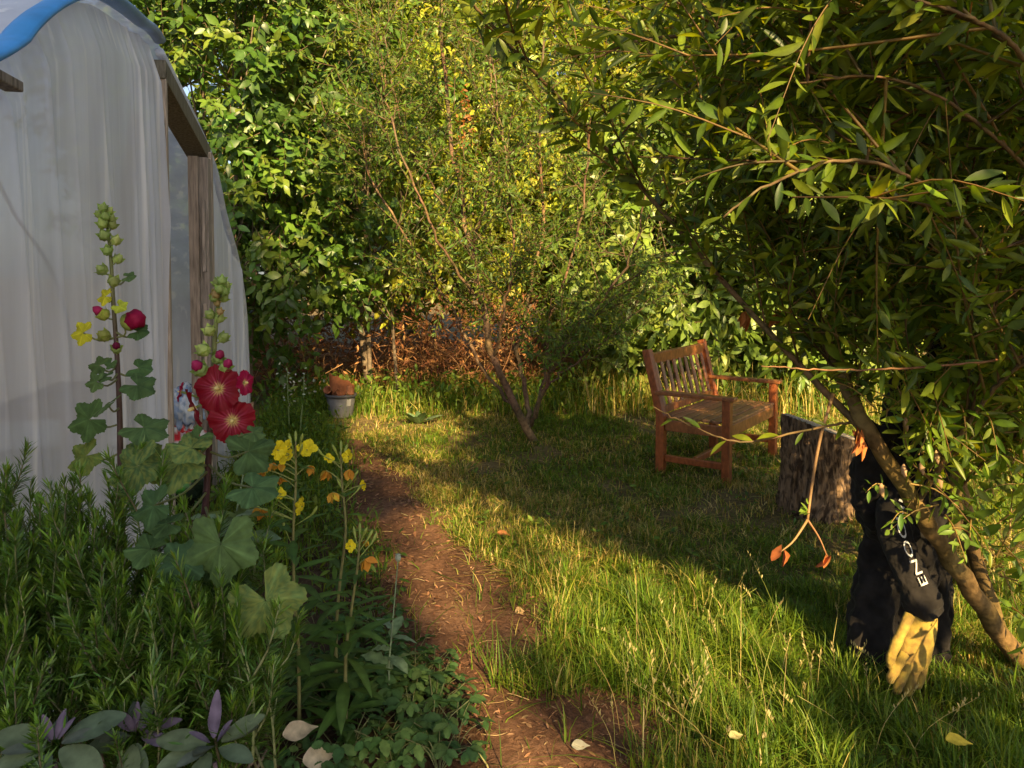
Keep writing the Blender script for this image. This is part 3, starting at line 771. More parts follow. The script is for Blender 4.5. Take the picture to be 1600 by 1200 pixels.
for k, (x_, lab) in enumerate(((-5.2, 'shaded tree behind the hedge at its left end'), (-1.9, 'shaded tree behind the hedge near the brushwood'), (1.2, 'shaded tree behind the middle of the hedge'), (4.4, 'shaded tree behind the hedge and the bench'), (8.0, 'shaded tree behind the hedge at its right end'))):
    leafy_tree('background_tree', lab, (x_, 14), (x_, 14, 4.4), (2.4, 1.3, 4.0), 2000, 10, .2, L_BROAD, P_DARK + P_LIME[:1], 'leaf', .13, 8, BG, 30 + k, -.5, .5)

# unseen trees added on the sun side to shade the bed, tunnel and lawn
SG = 'unseen trees added for shade'
leafy_tree('added_shade_tree', 'tall dense unseen tree added to shade the flower bed and the polytunnel', (2.0, -13), (2.0, -13, 10.0), (1.55, 1.5, 3.3), 1900, 9, .3, L_BROAD, P_DARK, 'leaf', .2, 8, SG, 41, -1.6, .6, front=False)
leafy_tree('added_shade_tree', 'tallest unseen tree added behind the one shading the flower bed', (2.0, -14.5), (2.1, -14.3, 12.9), (1.7, 1.5, 2.75), 2000, 9, .3, L_BROAD, P_DARK, 'leaf', .2, 8, SG, 42, -1.6, .6, front=False)
leafy_tree('added_shade_tree', 'thin open unseen tree added to throw leaf shadows across the path', (3.9, -13), (3.75, -13, 10.2), (1.0, 1.0, 2.6), 60, 8, .22, L_BROAD, P_DARK, 'leaf', .09, 7, SG, 45, -.6, .6, front=False)
leafy_tree('added_shade_tree', 'small open unseen tree added to dapple the lawn and the willow', (2.8, -1.8), (2.6, -1.6, 4.6), (.95, .8, 1.45), 290, 9, .15, L_BROAD, P_DARK, 'leaf', .06, 8, SG, 43, -.4, .45, front=False)
leafy_tree('added_shade_tree', 'low bushy unseen tree added to shade the grass round the scarecrow', (3.1, -1.4), (2.55, -1.5, 2.02), (.85, .5, .66), 210, 9, .14, L_BROAD, P_DARK, 'leaf', .03, 6, SG, 44, -.6, .4, front=False)

# ------------------------------------------------------------------ brown brushwood under the hedge
br = MB(); tw = MB()
bc = np.array((-1.6, 9.8, 0))
for k in range(420):
    p = bc + np.array((R.uniform(-2.0, 1.9), R.uniform(-.6, .7), R.uniform(0, .95)))
    d = nrm(R.normal(size=3) + (0, -.2, .5)) * R.uniform(.25, .8)
    tube(tw, spline([p, p + d * .5 + R.normal(size=3) * .06, p + d + (0, 0, -.12)], 6), np.linspace(.007, .002, 6), 4, pick([(.34, .17, .08), (.25, .12, .06), (.45, .27, .13)], 1)[0])
n = 5200
p = bc + np.stack([R.uniform(-2.1, 2.0, n), R.uniform(-.65, .7, n), R.uniform(.0, 1.0, n) ** 1.2 * 1.25], -1)
scatter(br, L_SMALL, p, rnd(n) + (0, -.2, -.4), rnd(n) + (0, -.4, .4), R.uniform(.04, .11, n), pick([(.3, .13, .055), (.22, .09, .04), (.4, .2, .08), (.16, .07, .035)], n))
root = empty('brushwood_pile', bc, 'heap of rust brown dead twigs and leaves under the hedge', 'brushwood')
tw.build('twigs', M['dry'], root); br.build('dead_leaves', M['dry'], root)
sheet('leaf_litter', -5, 4.0, 9.2, 13.0, 60, 30, .006, M['litter'], lambda x, y: .35 * np.clip((y - 9.4) / 1.6, 0, 1) * (1 + .2 * np.sin(x * 3)) * np.clip((4.0 - x) / 1.0, 0, 1))

# ------------------------------------------------------------------ leaning tree on the lawn
def leaning_tree():
    B = gp(836, 692); Y0 = B[1]
    root = empty('leaning_tree', B, 'multi stemmed small leaved tree leaning left on the lawn', 'tree')
    BKO = (.15, .095, .055)
    stems = [
        ([(836, 692, 0), (800, 622, -.05), (771, 560, -.1), (757, 480, -.1), (737, 400, 0), (718, 300, .1), (700, 170, .1), (690, 40, .2), (680, -60, .2)], .058),
        ([(810, 640, -.05), (770, 600, .1), (735, 540, .2), (690, 460, .3), (640, 380, .4), (590, 300, .5), (560, 200, .5)], .03),
        ([(828, 668, 0), (824, 620, .15), (812, 560, .3), (826, 460, .4), (848, 350, .5), (842, 200, .5), (850, 60, .5)], .04),
        ([(830, 665, 0), (848, 615, -.2), (882, 545, -.4), (935, 480, -.5), (985, 400, -.6), (1010, 300, -.6)], .03),
        ([(834, 655, 0), (850, 590, .2), (860, 500, .2), (900, 380, .1), (920, 250, .1), (930, 100, 0)], .026),
        ([(771, 560, -.1), (790, 480, -.4), (800, 380, -.5), (790, 250, -.6), (770, 100, -.6)], .022),
        ([(757, 480, -.1), (700, 400, -.4), (650, 300, -.6), (610, 180, -.6), (590, 60, -.5)], .02),
        ([(737, 400, 0), (680, 300, .3), (630, 200, .6), (600, 50, .7)], .018),
        ([(845, 610, .0), (905, 560, .3), (960, 520, .6), (1000, 470, .8)], .016),
        ([(737, 400, 0), (760, 300, -.3), (770, 180, -.3), (760, 30, -.2)], .02),
    ]
    tr = MB(); cr = MB(); paths = []
    for pts, r0 in stems:
        r0 *= .62
        P = spline([at(x, y, Y0 + dy) for x, y, dy in pts], 26); P[1:-1] += R.normal(size=(24, 3)) * .012
        tube(tr, P, np.linspace(r0, r0 * .22 + .003, 26), 8, pick([BKO], 26, .25)); paths.append(P)
    PALC = [(.08, .145, .02), (.1, .165, .022), (.055, .11, .018), (.17, .21, .022), (.08, .125, .028)]
    for P, (pts, r0) in zip(paths, stems):
        nb = 22 if r0 > .02 else 17
        for k in range(nb):
            i = int(R.integers(7, 26)); d = nrm(rnd(1)[0] * (1, .8, .6) + UP * .45 + nrm(P[i] - P[i - 1]) * .5)
            Lb = R.uniform(.35, .85)
            Q = spline([P[i], P[i] + d * Lb * .5 + R.normal(size=3) * .04, P[i] + d * Lb + UP * R.uniform(-.1, .12)], 9)
            tube(tr, Q, np.linspace(.005, .0018, 9), 4, (.12, .08, .05))
            leaves_on(cr, Q, L_SMALL, .024, .07, PALC, .15, .1, .8, .85)
            for q in range(7):
                j = int(R.integers(2, 9)); d2 = nrm(d * .6 + rnd(1)[0]); L2 = R.uniform(.15, .4)
                Q2 = spline([Q[j], Q[j] + d2 * L2 * .5, Q[j] + d2 * L2 + UP * R.uniform(-.06, .06)], 6)
                tube(cr, Q2, np.linspace(.003, .001, 6), 3, (.2, .14, .08), cap=False)
                leaves_on(cr, Q2, L_SMALL, .02, .068, PALC, .15, .05, .8, .85)
    # one spray of dead orange leaves
    p = at(728, 190, Y0 - .3); n = 90
    scatter(cr, L_SMALL, p + R.normal(size=(n, 3)) * (.05, .05, .2), rnd(n) - UP * .6, rnd(n), .055, pick([(.4, .16, .05)], n))
    tr.build('trunk', M['bark'], root); cr.build('crown', M['leaf'], root)
leaning_tree()

# ------------------------------------------------------------------ willow in the right foreground
def willow():
    base = at(1640, 1075, 2.9); base[2] = 0
    root = empty('willow_tree', base, 'long leaved willow with yellow stems arching over the lawn at right', 'tree')
    tr = MB(); cr = MB(); YEL = (.16, .105, .038); BRN = (.13, .085, .04)
    WP = [(.085, .135, .01), (.12, .17, .013), (.065, .11, .01), (.18, .22, .018), (.05, .085, .01), (.14, .19, .015)]
    limbs = [
        ([(1660, 1110, 2.95), (1560, 985, 2.75), (1490, 885, 2.6), (1430, 790, 2.5), (1375, 700, 2.45), (1330, 620, 2.5), (1295, 540, 2.6), (1250, 420, 2.8), (1210, 280, 2.9), (1180, 120, 3.0), (1160, -60, 3.0)], .04, YEL, 1),
        ([(1478, 868, 2.6), (1494, 790, 2.6), (1493, 600, 2.6), (1487, 440, 2.6), (1468, 330, 2.6), (1440, 220, 2.6), (1400, 90, 2.6), (1350, -40, 2.6), (1310, -160, 2.7)], .026, YEL, 1),
        ([(1560, 985, 2.75), (1500, 760, 3.0), (1455, 520, 3.0), (1440, 380, 2.95), (1428, 230, 2.9), (1415, 90, 2.85), (1420, -60, 2.8), (1430, -200, 2.8)], .028, YEL, 1),
        ([(1700, 1050, 3.1), (1680, 800, 3.1), (1640, 560, 3.0), (1600, 330, 2.9), (1570, 120, 2.8), (1560, -100, 2.7)], .036, YEL, 1),
        ([(1330, 620, 2.5), (1240, 470, 3.0), (1160, 320, 3.3), (1100, 140, 3.5), (1070, -60, 3.6)], .02, YEL, 1),
        ([(1375, 700, 2.45), (1240, 560, 2.6), (1130, 440, 2.7), (1000, 290, 2.7), (870, 150, 2.6), (750, 20, 2.5), (690, -60, 2.5)], .013, BRN, 1),
        ([(1620, 555, 2.1), (1450, 573, 2.1), (1310, 578, 2.08), (1190, 572, 2.05)], .003, (.2, .1, .05), 0),
        ([(1330, 660, 2.42), (1280, 668, 2.35), (1160, 690, 2.3), (1080, 665, 2.3), (1020, 635, 2.28)], .0036, BRN, 0),
        ([(1640, 560, 3.0), (1560, 420, 2.2), (1460, 300, 1.9), (1330, 250, 1.8), (1200, 290, 1.75), (1130, 340, 1.75)], .006, BRN, 1),
        ([(1700, 400, 2.4), (1600, 260, 2.0), (1480, 160, 1.9), (1370, 120, 1.85), (1250, 130, 1.9)], .006, BRN, 1),
        ([(1700, 250, 2.0), (1600, 90, 1.75), (1520, 30, 1.7), (1400, -10, 1.7)], .008, BRN, 1),
        ([(1440, 220, 2.6), (1330, 120, 2.4), (1180, 60, 2.3), (1020, 60, 2.2), (930, 90, 2.2)], .01, BRN, 1),
        ([(1468, 330, 2.6), (1330, 250, 3.0), (1200, 160, 3.3), (1080, 150, 3.5), (1000, 210, 3.6)], .012, BRN, 1),
        ([(1680, 800, 3.1), (1640, 620, 3.8), (1560, 420, 4.2), (1480, 250, 4.3), (1420, 60, 4.3), (1400, -120, 4.2)], .026, YEL, 1),
        ([(1700, 700, 3.2), (1690, 520, 4.2), (1640, 330, 4.8), (1600, 100, 4.9), (1580, -100, 4.8)], .026, YEL, 1),
        ([(1560, 985, 2.75), (1450, 700, 3.6), (1390, 500, 4.1), (1340, 330, 4.3), (1300, 120, 4.3), (1290, -80, 4.2)], .022, YEL, 1),
        ([(1430, 790, 2.5), (1500, 680, 2.3), (1560, 600, 2.15), (1640, 540, 2.0)], .01, BRN, 1),
        ([(1500, 760, 3.0), (1560, 700, 2.7), (1620, 660, 2.5)], .009, BRN, 1),
        ([(1680, 800, 3.1), (1900, 500, 2.4), (2200, 200, 1.9), (2400, -100, 1.7), (2500, -400, 1.6)], .025, YEL, 1),  # limbs from here on lie out of view, added to shade the crown
        ([(1640, 560, 3.0), (1850, 250, 2.4), (2000, -50, 2.1), (2050, -350, 1.9), (2050, -600, 1.9)], .022, YEL, 1),
        ([(1700, 700, 3.2), (1900, 400, 2.9), (2000, 100, 2.7), (2000, -200, 2.5), (1980, -450, 2.4)], .022, YEL, 1),
        ([(1570, 120, 2.8), (1700, -150, 2.4), (1800, -400, 2.1), (1850, -650, 2.0)], .018, YEL, 1),
        ([(1440, 220, 2.6), (1500, -50, 2.5), (1560, -250, 2.4), (1600, -450, 2.3)], .017, YEL, 1),
    ]
    def outside(q):
        """the crown's drooping outer limit over the lawn"""
        yy = PPY - (q[2] - CAM_H) / q[1] * F; xx = W / 2 + q[0] / q[1] * F
        return xx < np.interp(yy, [-100, 0, 150, 300, 420, 560, 650, 720, 900, 1000], [450, 560, 720, 870, 1030, 1185, 1290, 1340, 1440, 1560])
    L_WILLOW = [leaf_t(w_, f_, d_) for d_, f_, w_ in ((.02, .3, (.17, .26, .3, .26, .16)), (.14, .5, (.13, .2, .22, .19, .12)), (.32, .2, (.15, .23, .26, .22, .13)), (-.1, .7, (.13, .2, .22, .18, .1)))]
    for k, (pts, r0, c, big) in enumerate(limbs):
        P = spline([at(x, y, Y) for x, y, Y in pts], 40)
        P[2:-1] += R.normal(size=(37, 3)) * (.004 if r0 > .016 else .0012)
        tube(tr, P, r0 * (1 - np.linspace(0, 1, 40) ** .7 * .76) + .0012, 9 if r0 > .02 else 6, pick([c], 40, .16))
        if not big:
            leaves_on(cr, P, L_WILLOW, .03 if k == 6 else .075, .085, WP, .1, .05, .7)
            continue
        if r0 < .016: leaves_on(cr, P, L_WILLOW, .026, .085, WP, .2, .25, .8)
        nb = 54 if r0 > .015 else 20
        if k in (4, 5, 11, 12): nb = int(nb * .7)
        if k == 5: nb = 22
        for q in range(nb):
            i = int(R.integers(16 if k == 0 else 9 if k < 3 else 5, 40)); Yd = P[i][1]
            d = nrm(nrm(P[min(i + 1, 39)] - P[max(i - 2, 0)]) * .5 + rnd(1)[0] * (1, .9, .6) + UP * (.75 if k < 5 or k > 12 else .3))
            if P[i][1] < 1.95: d[1] = abs(d[1])
            Lb = R.uniform(.35, .85)
            if P[i][0] / P[i][1] < .12: Lb *= .6
            Q = spline([P[i], P[i] + d * Lb * .5 + R.normal(size=3) * .03, P[i] + d * Lb + UP * R.uniform(-.12, .1)], 12)
            if k < 13 and (outside(Q[-1]) or outside(Q[6])) or outside(Q[-1] - (0, 0, .1)): continue
            if Q[-1][1] < 1.45 and Q[-1][0] < Q[-1][1] * .8: continue
            tube(cr, Q, np.linspace(.0045, .0013, 12), 4, pick([(.2, .14, .05), (.13, .08, .04)], 1)[0], cap=False)
            leaves_on(cr, Q, L_WILLOW, .019, R.uniform(.075, .105), WP, .1, .05, .85, sunny=.05)
            for w_ in range(3):
                j = int(R.integers(3, 11)); d2 = nrm(d * .5 + rnd(1)[0] + UP * .1); L2 = R.uniform(.2, .45)
                Q2 = spline([Q[j], Q[j] + d2 * L2 * .5, Q[j] + d2 * L2 - UP * R.uniform(0, .1)], 8)
                if outside(Q2[-1]): continue
                if Q2[-1][1] < 1.45 and Q2[-1][0] < Q2[-1][1] * .8: continue
                tube(cr, Q2, np.linspace(.0028, .001, 8), 3, (.26, .17, .07), cap=False)
                leaves_on(cr, Q2, L_WILLOW, .019, R.uniform(.07, .095), WP, .1, .05, .85, sunny=.05)
    # fine leafy shoots low on the trunk, in front of the black clothes
    for k in range(26):
        x, y = [(1375, 700), (1420, 770), (1460, 690), (1490, 700), (1440, 640), (1400, 650), (1520, 760), (1540, 880), (1500, 800)][k % 9]
        p = at(x + R.normal() * 25, y + R.normal() * 35, 2.4); d = nrm(rnd(1)[0] * (1, .5, .8) + (0, -.3, .15)); Lb = R.uniform(.1, .26)
        Q = spline([p, p + d * Lb * .5 + UP * .02, p + d * Lb], 7)
        tube(cr, Q, np.linspace(.003, .001, 7), 4, (.4, .3, .12), cap=False)
        leaves_on(cr, Q, L_WILLOW, .017, .052, [(.13, .22, .03), (.17, .25, .035), (.1, .18, .03)], .05, .05, .9, 1.35)
    for k in range(64):
        x, y = [(1530, 640), (1560, 720), (1585, 800), (1540, 700), (1595, 650), (1570, 870), (1550, 610), (1500, 640), (1590, 930), (1520, 600)][k % 10]
        p = at(x + R.normal() * 22, y + R.normal() * 35, R.uniform(2.25, 2.75)); d = nrm(rnd(1)[0] * (.9, .6, .8) + (.1, -.2, -.15)); Lb = R.uniform(.15, .4)
        Q = spline([p, p + d * Lb * .5 + UP * .03, p + d * Lb - UP * .03], 9)
        if outside(Q[-1]) or Q[-1][2] < .12: continue
        tube(cr, Q, np.linspace(.003, .001, 9), 4, (.3, .22, .08), cap=False)
        leaves_on(cr, Q, L_WILLOW, .018, R.uniform(.055, .085), [(.13, .21, .02), (.17, .24, .025), (.09, .16, .018)], .12, .05, .85, 1.3)
    tr.build('trunk', M['bark'], root); cr.build('crown', M['willow'], root)
    # catkins
    for x, y in ((1415, 662), (1440, 730), (1412, 735), (1463, 713), (1377, 765), (1468, 752)):
        p = at(x, y, 2.36); mb = MB()
        tube(mb, spline([p + UP * .02, p, p - UP * .025 + (.006, 0, 0)], 7), np.array([.002, .006, .008, .009, .008, .006, .002]), 7, (.42, .27, .15), fold=lambda t, a: 1 + .2 * np.sin(a * 3 + t * 60))
        mb.build('catkin', M['dry'], root)
    # snapped hanging twig with withered leaves
    hp = [at(x, y, Y) for x, y, Y in ((1302, 615, 2.42), (1283, 680, 2.38), (1270, 750, 2.34), (1262, 812, 2.3))]
    mb = MB(); P = spline(hp, 16); tube(mb, P, np.linspace(.006, .004, 16), 6, (.36, .22, .1))
    a = spline([hp[-1], at(1240, 845, 2.28), at(1220, 862, 2.27)], 8); b = spline([hp[-1], at(1280, 840, 2.29), at(1292, 868, 2.28)], 8)
    tube(mb, a, np.linspace(.004, .002, 8), 5, (.4, .26, .12)); tube(mb, b, np.linspace(.0035, .0015, 8), 5, (.36, .2, .1))
    n = 8; scatter(mb, L_WILLOW, at(1265, 795, 2.3) + R.normal(size=(n, 3)) * .012, rnd(n) + (0, 0, .5), rnd(n) + (0, -.5, .5), .035, np.array((.16, .25, .03)), 1.5)
    tw_ = mb.build('hanging_twig', M['leaf'], root)
    for x, y, nlf, Y in ((1222, 870, 3, 2.27), (1297, 882, 2, 2.28), (1343, 690, 9, 2.38), (1167, 500, 5, 3.0), (1217, 498, 4, 3.0)):
        mb = MB(); p = at(x, y - 14, Y)
        D = np.repeat([(0, 0, -1.)], nlf, 0) + R.normal(size=(nlf, 3)) * .28
        scatter(mb, leaf_t((.25, .4, .3, .2), .9, -.1), np.repeat([p], nlf, 0) + R.normal(size=(nlf, 3)) * .008, D, rnd(nlf) + (0, -1, 0), R.uniform(.05, .085, nlf), pick([(.36, .11, .035), (.28, .08, .03), (.44, .17, .05)], nlf))
        mb.build('withered_leaves', M['dry'], root)
    # a few yellowed leaves
    mb = MB()
    for x, y, Y in ((1390, 145, 2.5), (1212, 320, 2.8), (1210, 345, 2.8), (1590, 430, 2.5), (1575, 425, 2.5)):
        scatter(mb, L_WILLOW, [at(x, y, Y)], rnd(1) - UP * .6, rnd(1) - (0, 1, 0), .075, np.array((.6, .42, .03)), 1.6)
    mb.build('yellow_leaves', M['leaf'], root)
willow()

# ------------------------------------------------------------------ scarecrow of black clothes
def remesh(ob, vs, sm=4):
    m = ob.modifiers.new('remesh', 'REMESH'); m.mode = 'VOXEL'; m.voxel_size = vs; m.use_smooth_shade = True
    s_ = ob.modifiers.new('smooth', 'SMOOTH'); s_.iterations = sm; s_.factor = .5
    return ob
SB = gp(1410, 1080); SY = SB[1] + .1
sc = empty('scarecrow', (SB[0], SY, 0), 'scarecrow in black hoodie and trousers with a yellow glove, propped in the willow', 'scarecrow')
BLK = (.018, .017, .018)
def crumple(ob, size, strength):
    tx = bpy.data.textures.new('cloth folds', 'CLOUDS'); tx.noise_scale = size; tx.noise_depth = 2
    m = ob.modifiers.new('folds', 'DISPLACE'); m.texture = tx; m.strength = strength; m.mid_level = .5; m.texture_coords = 'LOCAL'
    return ob
def fl1(amp, k, ph): return lambda t, a: 1 + amp * np.sin(a * k + ph + 3 * t) + amp * .6 * np.sin(t * 17 + 2 * a + ph) 
def S3(x, y, dy=0.0): return at(x, y, SY + dy)
mb = MB()
for pts, r_, ry_, ph in (
    ([(1400, 770, .06), (1378, 880, .08), (1362, 980, .04), (1365, 1075, .02)], [.1, .085, .085, .07], [.08, .075, .08, .06], 0.),
    ([(1440, 780, .08), (1447, 890, .12), (1450, 990, .1), (1447, 1085, .06)], [.1, .085, .08, .075], [.08, .075, .08, .06], 2.)):
    P = spline([S3(*p) for p in pts], 30); t = np.linspace(0, 1, len(r_)); tt = np.linspace(0, 1, 30)
    tube(mb, P, np.interp(tt, t, ry_), 36, BLK, ry=np.interp(tt, t, r_), fold=fl1(.1, 5, ph))
P = spline([S3(1408, 800, .1), S3(1406, 900, .12), S3(1404, 1000, .12), S3(1404, 1088, .1)], 30)
tube(mb, P, .065, 60, BLK, ry=np.linspace(.125, .145, 30), fold=lambda t, a: 1 + .06 * np.sin(a * 7 + 2 * t) + .04 * np.sin(a * 13 + 4 * t))
crumple(remesh(mb.build('trousers', M['fabric'], sc), .006, 3), .07, .045)
mb = MB()
P = spline([S3(1420, 905, .1), S3(1425, 830, .1), S3(1432, 740, .1), S3(1440, 660, .12), S3(1448, 600, .14), S3(1452, 575, .15)], 40)
t = [0, .25, .55, .8, .93, 1]; tt = np.linspace(0, 1, 40)
tube(mb, P, np.interp(tt, t, [.09, .11, .105, .1, .06, .05]), 48, BLK, ry=np.interp(tt, t, [.135, .15, .15, .14, .08, .05]), fold=fl1(.05, 6, 1.))
# hood slumped on top, left sleeve bent back
P = spline([S3(1470, 590, .14), S3(1484, 545, .15), S3(1490, 500, .16)], 14); tube(mb, P, np.linspace(.09, .035, 14), 20, BLK, fold=fl1(.08, 4, .3))
P = spline([S3(1375, 665, .06), S3(1358, 730, .02), S3(1362, 800, .03), S3(1390, 850, .08)], 24); tube(mb, P, np.interp(np.linspace(0, 1, 24), [0, .3, .7, 1], [.05, .06, .058, .045]), 24, BLK, fold=fl1(.08, 5, 2.))
hood = crumple(remesh(mb.build('hoodie', M['fabric'], sc), .006, 3), .06, .045)
# right sleeve towards the viewer
SLP = spline([S3(1408, 755, -.02), S3(1394, 805, -.1), S3(1407, 858, -.16), S3(1428, 905, -.2), S3(1442, 938, -.21)], 40)
tt = np.linspace(0, 1, 40); SLR = np.interp(tt, [0, .2, .6, .8, .88, .95, 1], [.045, .054, .052, .055, .062, .058, .05])
mb = MB(); tube(mb, SLP, SLR, 32, BLK, fold=lambda t, a: 1 + .035 * np.sin(a * 4 + 6 * t) + .05 * np.clip(t * 3 - 1.8, 0, 1) * np.sin(t * 60 + np.sin(a * 2)))
P = spline([S3(1424, 912, -.2), S3(1438, 932, -.215), S3(1447, 955, -.21)], 10); tube(mb, P, [.03, .05, .058, .062, .064, .064, .063, .06, .057, .053], 24, BLK, fold=fl1(.06, 5, 0.))
slv = crumple(remesh(mb.build('sleeve', M['fabric'], sc), .0045, 3), .03, .012)
# lettering mapped round the sleeve, running down to the cuff
def sleeve_text(body, t0, t1, hgt, a0, parent):
    cu = bpy.data.curves.new('lettering', 'FONT'); cu.body = body; cu.size = 1; cu.fill_mode = 'FRONT'; cu.resolution_u = 3
    ob = bpy.data.objects.new('lettering_source', cu); COL.objects.link(ob)
    bpy.context.view_layer.update()
    me = bpy.data.meshes.new_from_object(ob.evaluated_get(bpy.context.evaluated_depsgraph_get()))
    COL.objects.unlink(ob); bpy.data.objects.remove(ob)
    import bmesh
    bm = bmesh.new(); bm.from_mesh(me); bmesh.ops.triangulate(bm, faces=bm.faces[:])
    bmesh.ops.subdivide_edges(bm, edges=bm.edges[:], cuts=2, use_grid_fill=True)
    bmesh.ops.triangulate(bm, faces=bm.faces[:])
    V = np.array([v.co[:] for v in bm.verts]); bm.verts.index_update(); T = np.array([[v.index for v in f.verts] for f in bm.faces])
    bm.free()
    x = (V[:, 0] - V[:, 0].min()) / (np.ptp(V[:, 0])); y = V[:, 1] - .35
    q = t0 + (t1 - t0) * x
    Tn, Nn, Bb = frames(SLP); g = np.linspace(0, 1, 40)
    ip = lambda A_: np.stack([np.interp(q, g, A_[:, k]) for k in range(3)], -1)
    c = ip(SLP); tg = nrm(ip(Tn)); rad = np.interp(q, g, SLR) * 1.05 + .0055
    toc = nrm(np.array((0, 0, CAM_H)) - c); fwd = nrm(toc - tg * np.sum(toc * tg, -1, keepdims=True)); rt = np.cross(tg, fwd)
    a = a0 + y * hgt / .06
    mb = MB(); mb.add(c + (fwd * np.cos(a)[:, None] + rt * np.sin(a)[:, None]) * rad[:, None], None, T, (.5, .5, .5))
    return mb.build('lettering', M['print'], parent)
sleeve_text('ENOCLIII', .78, .14, .036, -.4, slv)
# gloved hand: palm, four unequal bent fingers and a thumb, hanging down
def glove():
    mb = MB(); Y = (.64, .46, .09)
    g = lambda x, y, d: at(x, y, SY - .21 + d)
    wr = spline([g(1441, 935, .01), g(1440, 970, -.005), g(1432, 1008, -.012), g(1427, 1034, -.012), g(1425, 1046, -.008)], 16)
    tube(mb, wr, np.interp(np.linspace(0, 1, 16), [0, .5, 1], [.036, .032, .018]), 24, Y, ry=np.interp(np.linspace(0, 1, 16), [0, .3, .7, .9, 1], [.042, .055, .056, .046, .03]))
    for pts, r_ in (
        ([(1422, 960, -.035), (1406, 994, -.055), (1394, 1022, -.062), (1389, 1043, -.05)], .016),     # thumb
        ([(1414, 1022, -.04), (1402, 1042, -.058), (1393, 1056, -.062), (1391, 1066, -.045)], .0155),
        ([(1421, 1034, -.02), (1411, 1056, -.034), (1403, 1073, -.038), (1401, 1083, -.024)], .016),
        ([(1432, 1038, .005), (1425, 1062, -.006), (1419, 1078, -.008), (1416, 1087, .002)], .016),
        ([(1444, 1030, .025), (1441, 1052, .02), (1436, 1067, .018), (1433, 1076, .022)], .0145)):
        P = spline([g(*p) for p in pts], 14)
        tube(mb, P, r_ * np.array([1.15, 1.1, 1.05, 1.02, 1.0, 1.05, 1.08, 1.03, .96, .98, .95, .88, .7, .4]), 14, Y)
    # worn brownish fingertips
    for i, V in enumerate(mb.v):
        if i: 
            c = np.array(mb.c[i]); k = np.linspace(0, 1, len(V))[:, None]; mb.c[i] = c * (1 - .35 * k ** 2 * np.array((.5, .9, 1)))
    ob = mb.build('glove', M['glove'], sc)
    return crumple(remesh(ob, .003, 1), .02, .0035)
glove()

# ------------------------------------------------------------------ bed plants
PAL_H = [(.075, .135, .045), (.09, .15, .05), (.065, .12, .042)]
def lobed_leaf(mb, c, r, nor, tip, C, cup=.18, lobes=5, mott=None):
    """rounded five lobed leaf, attached at its notch"""
    nor = nrm(nor); tip = np.asarray(tip, float); tip = nrm(tip - nor * (tip @ nor)); X = np.cross(tip, nor)
    na, nr = 110, 10
    a = np.linspace(-2.75, 2.75, na)[None]; q = np.linspace(.02, 1, nr)[:, None]
    edge = .86 + .12 * np.cos(a * 5.5) + .02 * np.sin(a * 23) + .022 * np.sin(a * 41)
    edge = edge * (1 - .15 * np.abs(a / 2.75) ** 3)
    rr = q * edge * r
    vein = np.cos(a * 5.5)
    z = -cup * r * q ** 2 * (.5 + .5 * np.cos(a)) + .05 * r * q * vein + .012 * r * np.sin(a * 22) * q + .03 * r * np.sin(a * 7 + 1) * q ** 2
    V = np.asarray(c) + (X * np.sin(a)[..., None] + tip * np.cos(a)[..., None]) * rr[..., None] + nor * z[..., None]
    CC = np.repeat(np.repeat(np.asarray(C, float)[None, None], nr, 0), na, 1)
    CC = CC * (1 + .4 * np.clip(vein - .93, 0, 1)[..., None] * 14 * (q[..., None] < .95))
    if mott:
        k = np.clip((noise3(V * 9, 15) + .1 + mott) * 2, 0, 1)[..., None]; CC = CC * (1 - k * .45) + np.array((.3, .32, .07)) * k * .45
    grid(mb, V, CC.reshape(-1, 3))

def petals_round(mb, c, r, nor, C0, C1, C2, npet=5, depth=.35, ruf=.08, eye=.3, notch=.16):
    nor = nrm(nor); x = nrm(np.cross(nor, (0.1, .2, 1))); y = np.cross(nor, x)
    na, nr = 90, 12
    a = np.linspace(0, 2 * np.pi, na)[None]; q = np.linspace(.03, 1, nr)[:, None]
    ed = (1 - notch) + notch * np.abs(np.cos(a * npet / 2)) ** .7 + .025 * np.sin(a * 19 + 1) + .02 * np.sin(a * 33)
    rr = q * r * ed * (.35 + .65 * q ** .5)
    z = depth * r * (q ** .8) + ruf * r * np.sin(a * npet * 2 + 1.3) * q ** 2 * .6 + .09 * r * ((a * npet / (2 * np.pi)) % 1) * q + .008 * r * np.sin(a * 31) * q + .05 * r * np.sin(a * 7 + 2 * q) * q
    z = z - .22 * r * q ** 3
    V = np.asarray(c) + (x * np.cos(a)[..., None] + y * np.sin(a)[..., None]) * rr[..., None] + nor * (z - depth * r)[..., None]
    V[:, -1] = V[:, 0]
    k1 = np.clip(1.35 - (q + .06 * np.sin(a * 15)) / eye, 0, 1)[..., None]
    k2 = np.clip(.55 - q * .9 + .2 * np.sin(a * 25 + 2 * np.sin(a * 4)), 0, .45)[..., None] * (1 - k1)
    CC = np.asarray(C0) * (1 + .1 * np.sin(a * 45 + q * 2)[..., None] * (q[..., None] > .2)) * np.ones((nr, na, 1))
    CC = CC * (1 - k1 - k2) + np.asarray(C1) * k1 + np.asarray(C2) * k2
    grid(mb, V, CC.reshape(-1, 3).clip(0.003, 1))

